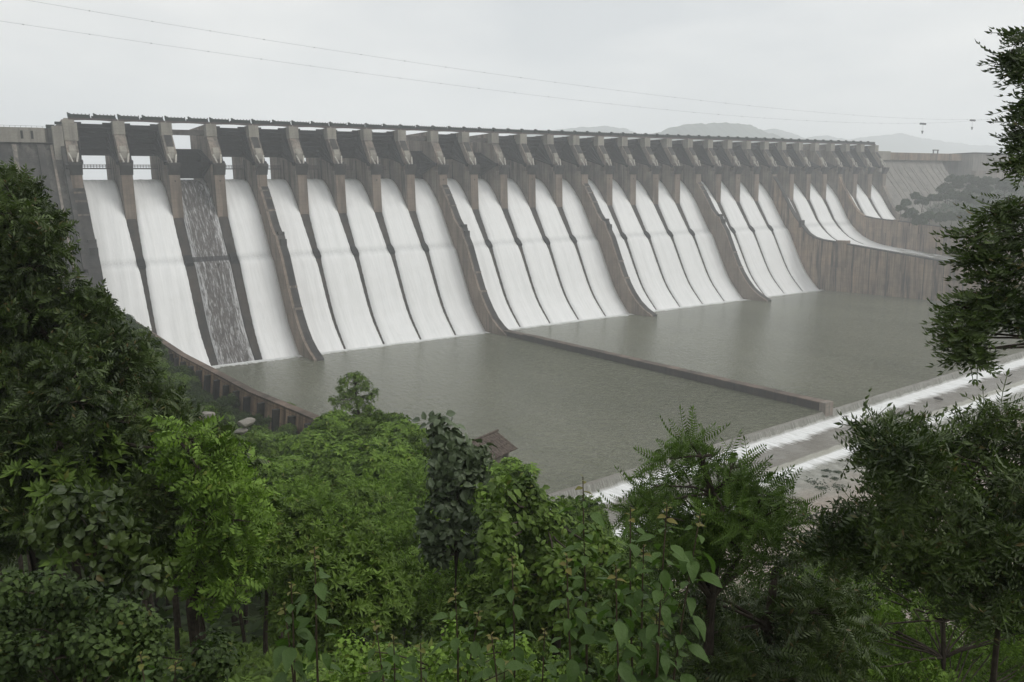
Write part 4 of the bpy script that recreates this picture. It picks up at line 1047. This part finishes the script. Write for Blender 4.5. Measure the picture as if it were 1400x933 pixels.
# neem on the right
LP7 = [(1168, 600), (1185, 575), (1210, 560), (1262, 560), (1300, 545), (1345, 530), (1400, 555), (1480, 560), (1500, 860), (1400, 850), (1340, 850), (1280, 800), (1230, 780), (1180, 790), (1120, 760), (1110, 715), (1130, 690), (1165, 680), (1190, 650)]
lob = poly_lobes(LP7, 78, 20, 36, 7.5, 10, 13)
lob += [(1190, 575, 8.5, 15), (1225, 575, 8.5, 16), (1180, 610, 8.5, 12), (1215, 630, 8.5, 16), (1370, 548, 8.5, 18), (1340, 570, 8.5, 20), (1135, 700, 8.8, 16), (1120, 730, 8.8, 18)]
b0 = g_at(1360, 9.5)
near_tree('neem_tree', 'dark neem tree spreading across the lower right with drooping sickle leaflets', b0, .038, [b0, ray_at(1358, 930, 9.3), ray_at(1366, 840, 9), ray_at(1380, 740, 9), ray_at(1375, 650, 8.8), ray_at(1370, 580, 8.7)], [(a+(8 if a < 1250 else 0), b_+12, d, r*.85) for a, b_, d, r in lob], T_hang, .85, 880, 'leaf_neem', 38, hang=.9, upb=.3, shell=.2)
# neem whose branches hang in from the right edge
lob = [(1392, 42, 9, 18), (1380, 82, 9, 18), (1372, 70, 9, 12), (1408, 100, 9, 20), (1395, 135, 9, 12), (1395, 165, 9, 16), (1380, 180, 9, 14), (1400, 200, 9, 18), (1378, 215, 9, 10), (1440, 150, 9, 30), (1440, 60, 9, 30)]
lob += [(1365, 275, 9, 20), (1340, 290, 9, 18), (1320, 318, 9, 16), (1350, 318, 9, 22), (1385, 290, 9, 24), (1385, 330, 9, 26), (1340, 345, 9, 20), (1318, 340, 9, 11), (1370, 360, 9, 24), (1335, 372, 9, 12), (1350, 395, 9, 20), (1318, 400, 9, 18), (1300, 420, 9, 17), (1325, 425, 9, 18), (1290, 452, 9, 14), (1308, 462, 9, 14), (1325, 478, 9, 9), (1300, 478, 9, 8), (1385, 395, 9, 24), (1360, 425, 9, 18), (1392, 435, 9, 14), (1300, 440, 9, 16), (1340, 405, 9, 18)]
lob += [(1430, 300, 9.4, 40), (1440, 380, 9.4, 44), (1480, 250, 9.6, 50), (1500, 340, 9.6, 56), (1490, 150, 9.6, 50)]
b0 = g_at(1560, 10)
near_tree('neem_tree', 'neem tree hanging its leafy branches in from the upper right edge', b0, .10, [b0, ray_at(1560, 800, 10), ray_at(1555, 600, 10), ray_at(1530, 460, 9.8), ray_at(1500, 330, 9.6), ray_at(1480, 180, 9.5), ray_at(1450, 60, 9.3)], [(a+(14 if a < 1420 else 20), b_, d, r*.72) for a, b_, d, r in lob], T_hang, .9, 560, 'leaf_neem', 39, hang=1.5, upb=.2, shell=.1)
# lit bushes low at the bottom right and the bottom centre
LPb = [(1060, 780), (1130, 740), (1200, 735), (1290, 735), (1420, 740), (1500, 800), (1500, 1000), (1060, 1000)]
lob = poly_lobes(LPb, 90, 20, 38, 15, 21, 14)
b0 = g_at(1290, 16)
near_tree('shrub', 'lighter green bush seen through the gap below the right neem tree', b0, .08, [b0, ray_at(1290, 980, 16), ray_at(1290, 900, 16), ray_at(1290, 850, 16)], lob, T_lush, .62, 260, 'leaf_bright', 40, shell=.3)
LPc = [(420, 870), (520, 850), (600, 830), (700, 860), (820, 900), (860, 1000), (360, 1000)]
lob = poly_lobes(LPc, 40, 16, 30, 8, 11, 15)
b0 = g_at(600, 9.5)
near_tree('shrub', 'fine-leaved shrub between the saplings at the bottom centre', b0, .04, [b0, ray_at(600, 980, 9.5), ray_at(600, 920, 9.5), ray_at(605, 870, 9.5)], lob, T_small, .8, 330, 'leaf_bright', 41, upb=.5, shell=.2)
LPd = [(640, 650), (700, 650), (770, 690), (830, 740), (900, 780), (900, 880), (640, 880)]
lob = poly_lobes(LPd, 60, 18, 34, 20, 27, 16)
b0 = g_at(760, 24)
near_tree('tree', 'dense round-leaved tree behind the tall saplings right of centre', b0, .16, [b0, ray_at(760, 850, 24), ray_at(755, 780, 24), ray_at(740, 700, 24)], lob, T_fig, 1.0, 90, 'leaf_mid', 42, upb=.5, shell=.4)

# undergrowth on the near slope
rg3 = np.random.default_rng(77); nU = 22000
dU = 3.5+rg3.random(nU)**.7*42; aU = AZ+rg3.uniform(-.72, .72, nU)
xU, yU = CX+dU*np.sin(aU), CY+dU*np.cos(aU)
zU = hgt(xU, yU)+rg3.random(nU)*.9*np.minimum(1, dU/12)
mU = frames(rg3.normal(0, .35, (nU, 3))+np.array([0, 0, 1.]), rg3.uniform(0, 6.28, nU), .35+.02*dU, rg3)
V, F = instance(T_scrub[0], T_scrub[1], mU, np.stack([xU, yU, zU], 1))
put(bpy.data.objects.new('ground_cover', tris('ground_cover', V, F, M['leaf_mid'])), kind='stuff', label='low green undergrowth covering the near slope', cat='plants')
# wooded cover of the slope farther off
nU = 15000; xU = rg3.uniform(-230, 60, nU); yU = rg3.uniform(-480, -62, nU); ok = (np.hypot(xU-CX, yU-CY) > 40) & ((xU < -5) | (yU < -350))
xU, yU = xU[ok], yU[ok]; zU = hgt(xU, yU)+rg3.random(len(xU))*1.8
mU = frames(rg3.normal(0, .4, (len(xU), 3))+np.array([0, 0, 1.]), rg3.uniform(0, 6.28, len(xU)), np.full(len(xU), 3.2), rg3)
V, F = instance(T_scrub[0], T_scrub[1], mU, np.stack([xU, yU, zU], 1))
put(bpy.data.objects.new('scrub', tris('scrub', V, F, M['leaf_dark'])), kind='stuff', label='dark scrub covering the valley side behind the trees', cat='plants')
# scrub on the far bank
nU = 3500; xU = rg3.uniform(735, 1000, nU); yU = rg3.uniform(-190, -20, nU); zU = hgt_r(xU, yU)+rg3.random(nU)*4
mU = frames(rg3.normal(0, .4, (nU, 3))+np.array([0, 0, 1.]), rg3.uniform(0, 6.28, nU), np.full(nU, 9.), rg3)
V, F = instance(T_scrub[0], T_scrub[1], mU, np.stack([xU, yU, zU], 1))
put(bpy.data.objects.new('scrub', tris('scrub', V, F, M['leaf_far'])), kind='stuff', label='hazy scrub covering the far bank below the dam end', cat='plants')

# saplings with large heart-shaped leaves: every leaf a piece of its own
def big_leaf(name, young=False, curl=.18, n=5):
    V = []; F = []; W_ = [0, .30, .47, .50, .40, .22, 0]; k = len(W_)
    for i, w in enumerate(W_):
        t = i/(k-1); z = -curl*t*t*1.2
        V += [(-w*.62, t, z+w*.20+.02*sin(i*2.1)), (0, t, z-.02), (w*.62, t, z+w*.20+.02*cos(i*1.7))]
    for i in range(k-1):
        a = 3*i; F += [(a, a+1, a+4, a+3), (a+1, a+2, a+5, a+4)]
    me = bpy.data.meshes.new(name); me.from_pydata(V, [], F); me.update(); me.materials.append(M['leaf_young' if young else 'leaf_big'])
    me.polygons.foreach_set('use_smooth', [True]*len(me.polygons)); return me
LEAF = [big_leaf('leaf', False, c) for c in (.1, .3, .55)]; YL = big_leaf('leaf', True, .3)
def leafmat_i(o, c): return o
def sapling(px, tops, d, label, spacing=.105, size=.2, seed=0, lean=0):
    r = random.Random(seed); p0 = ray_at(px, 900, d); gz = float(hgt(p0[0], p0[1]))-.1
    root = empty('sapling', (p0[0], p0[1], gz), label=label, cat='sapling')
    for (tx, ty) in tops:
        tp = Vector(ray_at(tx, ty, d+r.uniform(-.3, .3))); b = Vector((p0[0]+r.uniform(-.15, .15), p0[1]+r.uniform(-.15, .15), gz)); H = (tp-b).length
        pts = [b.lerp(tp, t)+Vector((.05*sin(t*6+seed), .05*cos(t*5+seed), 0))*(1-t) for t in np.linspace(0, 1, 8)]
        along(MB().tube(pts, [.016*(1-.75*t) for t in np.linspace(0, 1, 8)], 6).build('stem', M['stem']), root)
        nn = int(min(H*.85, 2.6)/spacing); a = r.uniform(0, 6)
        for k in range(nn*2+12):
            if k < 5: f = 1-.010*k; s = size*(.20+.08*k); mesh = YL; el = .8-.18*k
            else:
                f = 1-.045-(k-5)/(nn*2+7)*min(.85, 2.3/H); s = size*r.uniform(.5, 1.25)*(1 if k > 7 else .6); mesh = r.choice(LEAF); el = r.uniform(-.75, .1)
            p = b.lerp(tp, f)+Vector((.05*sin(f*6+seed), .05*cos(f*5+seed), 0))*(1-f); a += 2.4+r.uniform(-.3, .3)
            st = s*.4 if k > 4 else 0
            dr = Vector((cos(a)*cos(el), sin(a)*cos(el), sin(el)))
            o = put(bpy.data.objects.new('leaf', mesh)); sd = dr.cross(Vector((0, 0, 1))).normalized(); up = sd.cross(dr).normalized()
            R_ = Matrix((sd, dr, up)).transposed(); R_ = R_ @ Matrix.Rotation(r.uniform(-.5, .5), 3, 'Y')
            o.matrix_world = Matrix.Translation(p+dr*st) @ R_.to_4x4() @ Matrix.Scale(s, 4)
            mw = o.matrix_world.copy(); o.parent = root; o.matrix_parent_inverse = Matrix.Translation(-Vector(root.location)); o.matrix_basis = mw
    return root
sapling(415, [(430, 748), (398, 798), (388, 825)], 6.3, 'sapling with yellow tip and bare dark stem at bottom left of centre', seed=1, size=.145)
sapling(515, [(512, 848), (538, 870)], 6.6, 'short sapling with two yellow tips between the bottom saplings', seed=2, size=.16)
sapling(622, [(622, 805), (655, 835)], 6.8, 'sapling with large leaves under the slender grey-leaved tree', seed=3, size=.15)
sapling(715, [(700, 760), (745, 860)], 6.8, 'sapling of medium height left of the tallest one', seed=4, size=.145)
sapling(802, [(797, 652), (775, 760)], 6.2, 'tallest sapling, its tip standing against the white weir water', seed=5, size=.155, spacing=.085)
sapling(850, [(862, 695), (842, 775), (880, 745)], 6.0, 'leafy sapling with orange tip just right of the tallest sapling', seed=6, size=.155, spacing=.085)
sapling(905, [(912, 690), (958, 700), (898, 840)], 6.0, 'large-leaved sapling leaning right in front of the feathery tree', seed=7, size=.165, spacing=.085)
sapling(670, [(672, 868), (690, 905)], 6.0, 'low sapling at the bottom edge with pale new leaves', seed=8, size=.16)
sapling(200, [(192, 895), (240, 905)], 6.2, 'low sapling among round-leaved shrub near the bottom left', seed=9, size=.14)
sapling(570, [(575, 880)], 6.2, 'small single-stemmed sapling at the bottom edge left of the thick stem', seed=10, size=.15)

# ------------------------------------------------------------------ hut with the tiled roof
hp = ray_at(660, 609, 84)
hut = empty('hut', (hp[0], hp[1], hp[2]-3.2), label='small hut with a brown ridged gable roof showing above the trees', cat='hut'); hut.rotation_euler.z = -AZ-.6
MB().box(-1.9, 1.9, -2.0, 2.0, -3, 2.6).build('wall', M['pier'], hut)
for k, x in enumerate((-1.75, 1.75)): MB().box(x-.12, x+.12, -2.3, -2.06, -3, 2.6).build('post', M['bark'], hut)
M['tile'] = flat('brown_roof_tile', (.10, .082, .07), .85, .2, .45, 2.5)
for s in (-1, 1):
    n_t = 12
    for k in range(n_t):
        y = -2.6+5.2*k/n_t
        for j in range(3):
            a0, a1 = j/3, (j+1)/3+.02
            xa, za = s*2.6*a0, 4.05-1.45*a0+.0; xb, zb = s*2.6*a1, 4.05-1.45*a1+.06
            w_ = 5.2/n_t*.46; v = []
            for xx, zz in ((xa, za), (xb, zb)): v += [(xx, y, zz), (xx, y+w_, zz+.11), (xx, y+2*w_, zz), (xx, y+2*w_, zz-.08), (xx, y, zz-.08)]
            MB().add(v, [(0, 1, 6, 5), (1, 2, 7, 6), (2, 3, 8, 7), (3, 4, 9, 8), (4, 0, 5, 9), (0, 4, 3, 2, 1), (5, 6, 7, 8, 9)]).build('roof_tile', M['tile'], hut)
MB().tube([(0, -2.75, 4.12), (0, 2.75, 4.12)], .14, 8).build('ridge_cap', M['tile'], hut)
MB().add([(-2.0, -2.03, 2.6), (2.0, -2.03, 2.6), (0, -2.03, 3.95), (-2.0, -1.9, 2.6), (2.0, -1.9, 2.6), (0, -1.9, 3.95)], [(0, 1, 2), (5, 4, 3), (0, 3, 4, 1), (1, 4, 5, 2), (2, 5, 3, 0)]).build('gable', M['bark'], hut)
for k, (a, b_, r_, lab) in enumerate(((282, 568, .9, 'pale boulder lying open on the slope below the training wall'), (337, 578, 1.0, 'pinkish stony block lower right of the pale boulder'), (330, 590, .8, 'small pale stone in front of the pinkish block'))):
    p = ray_at(a, b_, 60); o = put(bpy.data.objects.new('boulder', rock_mesh(40+k, (r_*.75, r_*.45, r_*.4))), label=lab, cat='rock'); o.location = p; o.data.materials[0] = M['face']
# grassy islets in the shallow river
for k, (a, b_, r_) in enumerate(((1130, 644, 1.2), (1144, 646, 1.2), (1142, 655, 1.3), (1116, 660, 3.2), (1146, 666, 2.8), (1124, 668, 1.6), (1128, 652, .8))):
    v = ray_at(a, b_, 1.)-np.array([CX, CY, CZ]); p = np.array([CX, CY, CZ])+v*((-5.15-CZ)/v[2])
    n = 90; q = rg3.normal(0, r_*.55, (n, 3)); q[:, 2] = 0
    mU = frames(rg3.normal(0, .4, (n, 3))+np.array([0, 0, 1.]), rg3.uniform(0, 6.28, n), rg3.uniform(.6, 1.3, n), rg3)
    V, F = instance(T_ros2[0], T_ros2[1], mU, q)
    o = put(bpy.data.objects.new('islet_bush', tris('islet_bush', V, F, M['leaf_far'])), label='tuft of green growth in the shallow river below the weir', cat='bush', group='tufts in the shallow river'); o.location = p

# ------------------------------------------------------------------ haze
m = bpy.data.materials.new('haze'); m.use_nodes = True; nt = m.node_tree; nt.nodes.clear()
out = N(nt, 'ShaderNodeOutputMaterial'); pv = N(nt, 'ShaderNodeVolumePrincipled')
pv.inputs['Color'].default_value = (.94, .97, .995, 1); pv.inputs['Density'].default_value = .00040; pv.inputs['Anisotropy'].default_value = .2
nt.links.new(pv.outputs[0], out.inputs['Volume'])
hz = MB().box(-4200, 9200, -3200, 7200, -13.5, 440)
me = hz.mesh('haze', m); put(bpy.data.objects.new('haze', me), kind='stuff', label='pale mist hanging in the valley air', cat='haze')
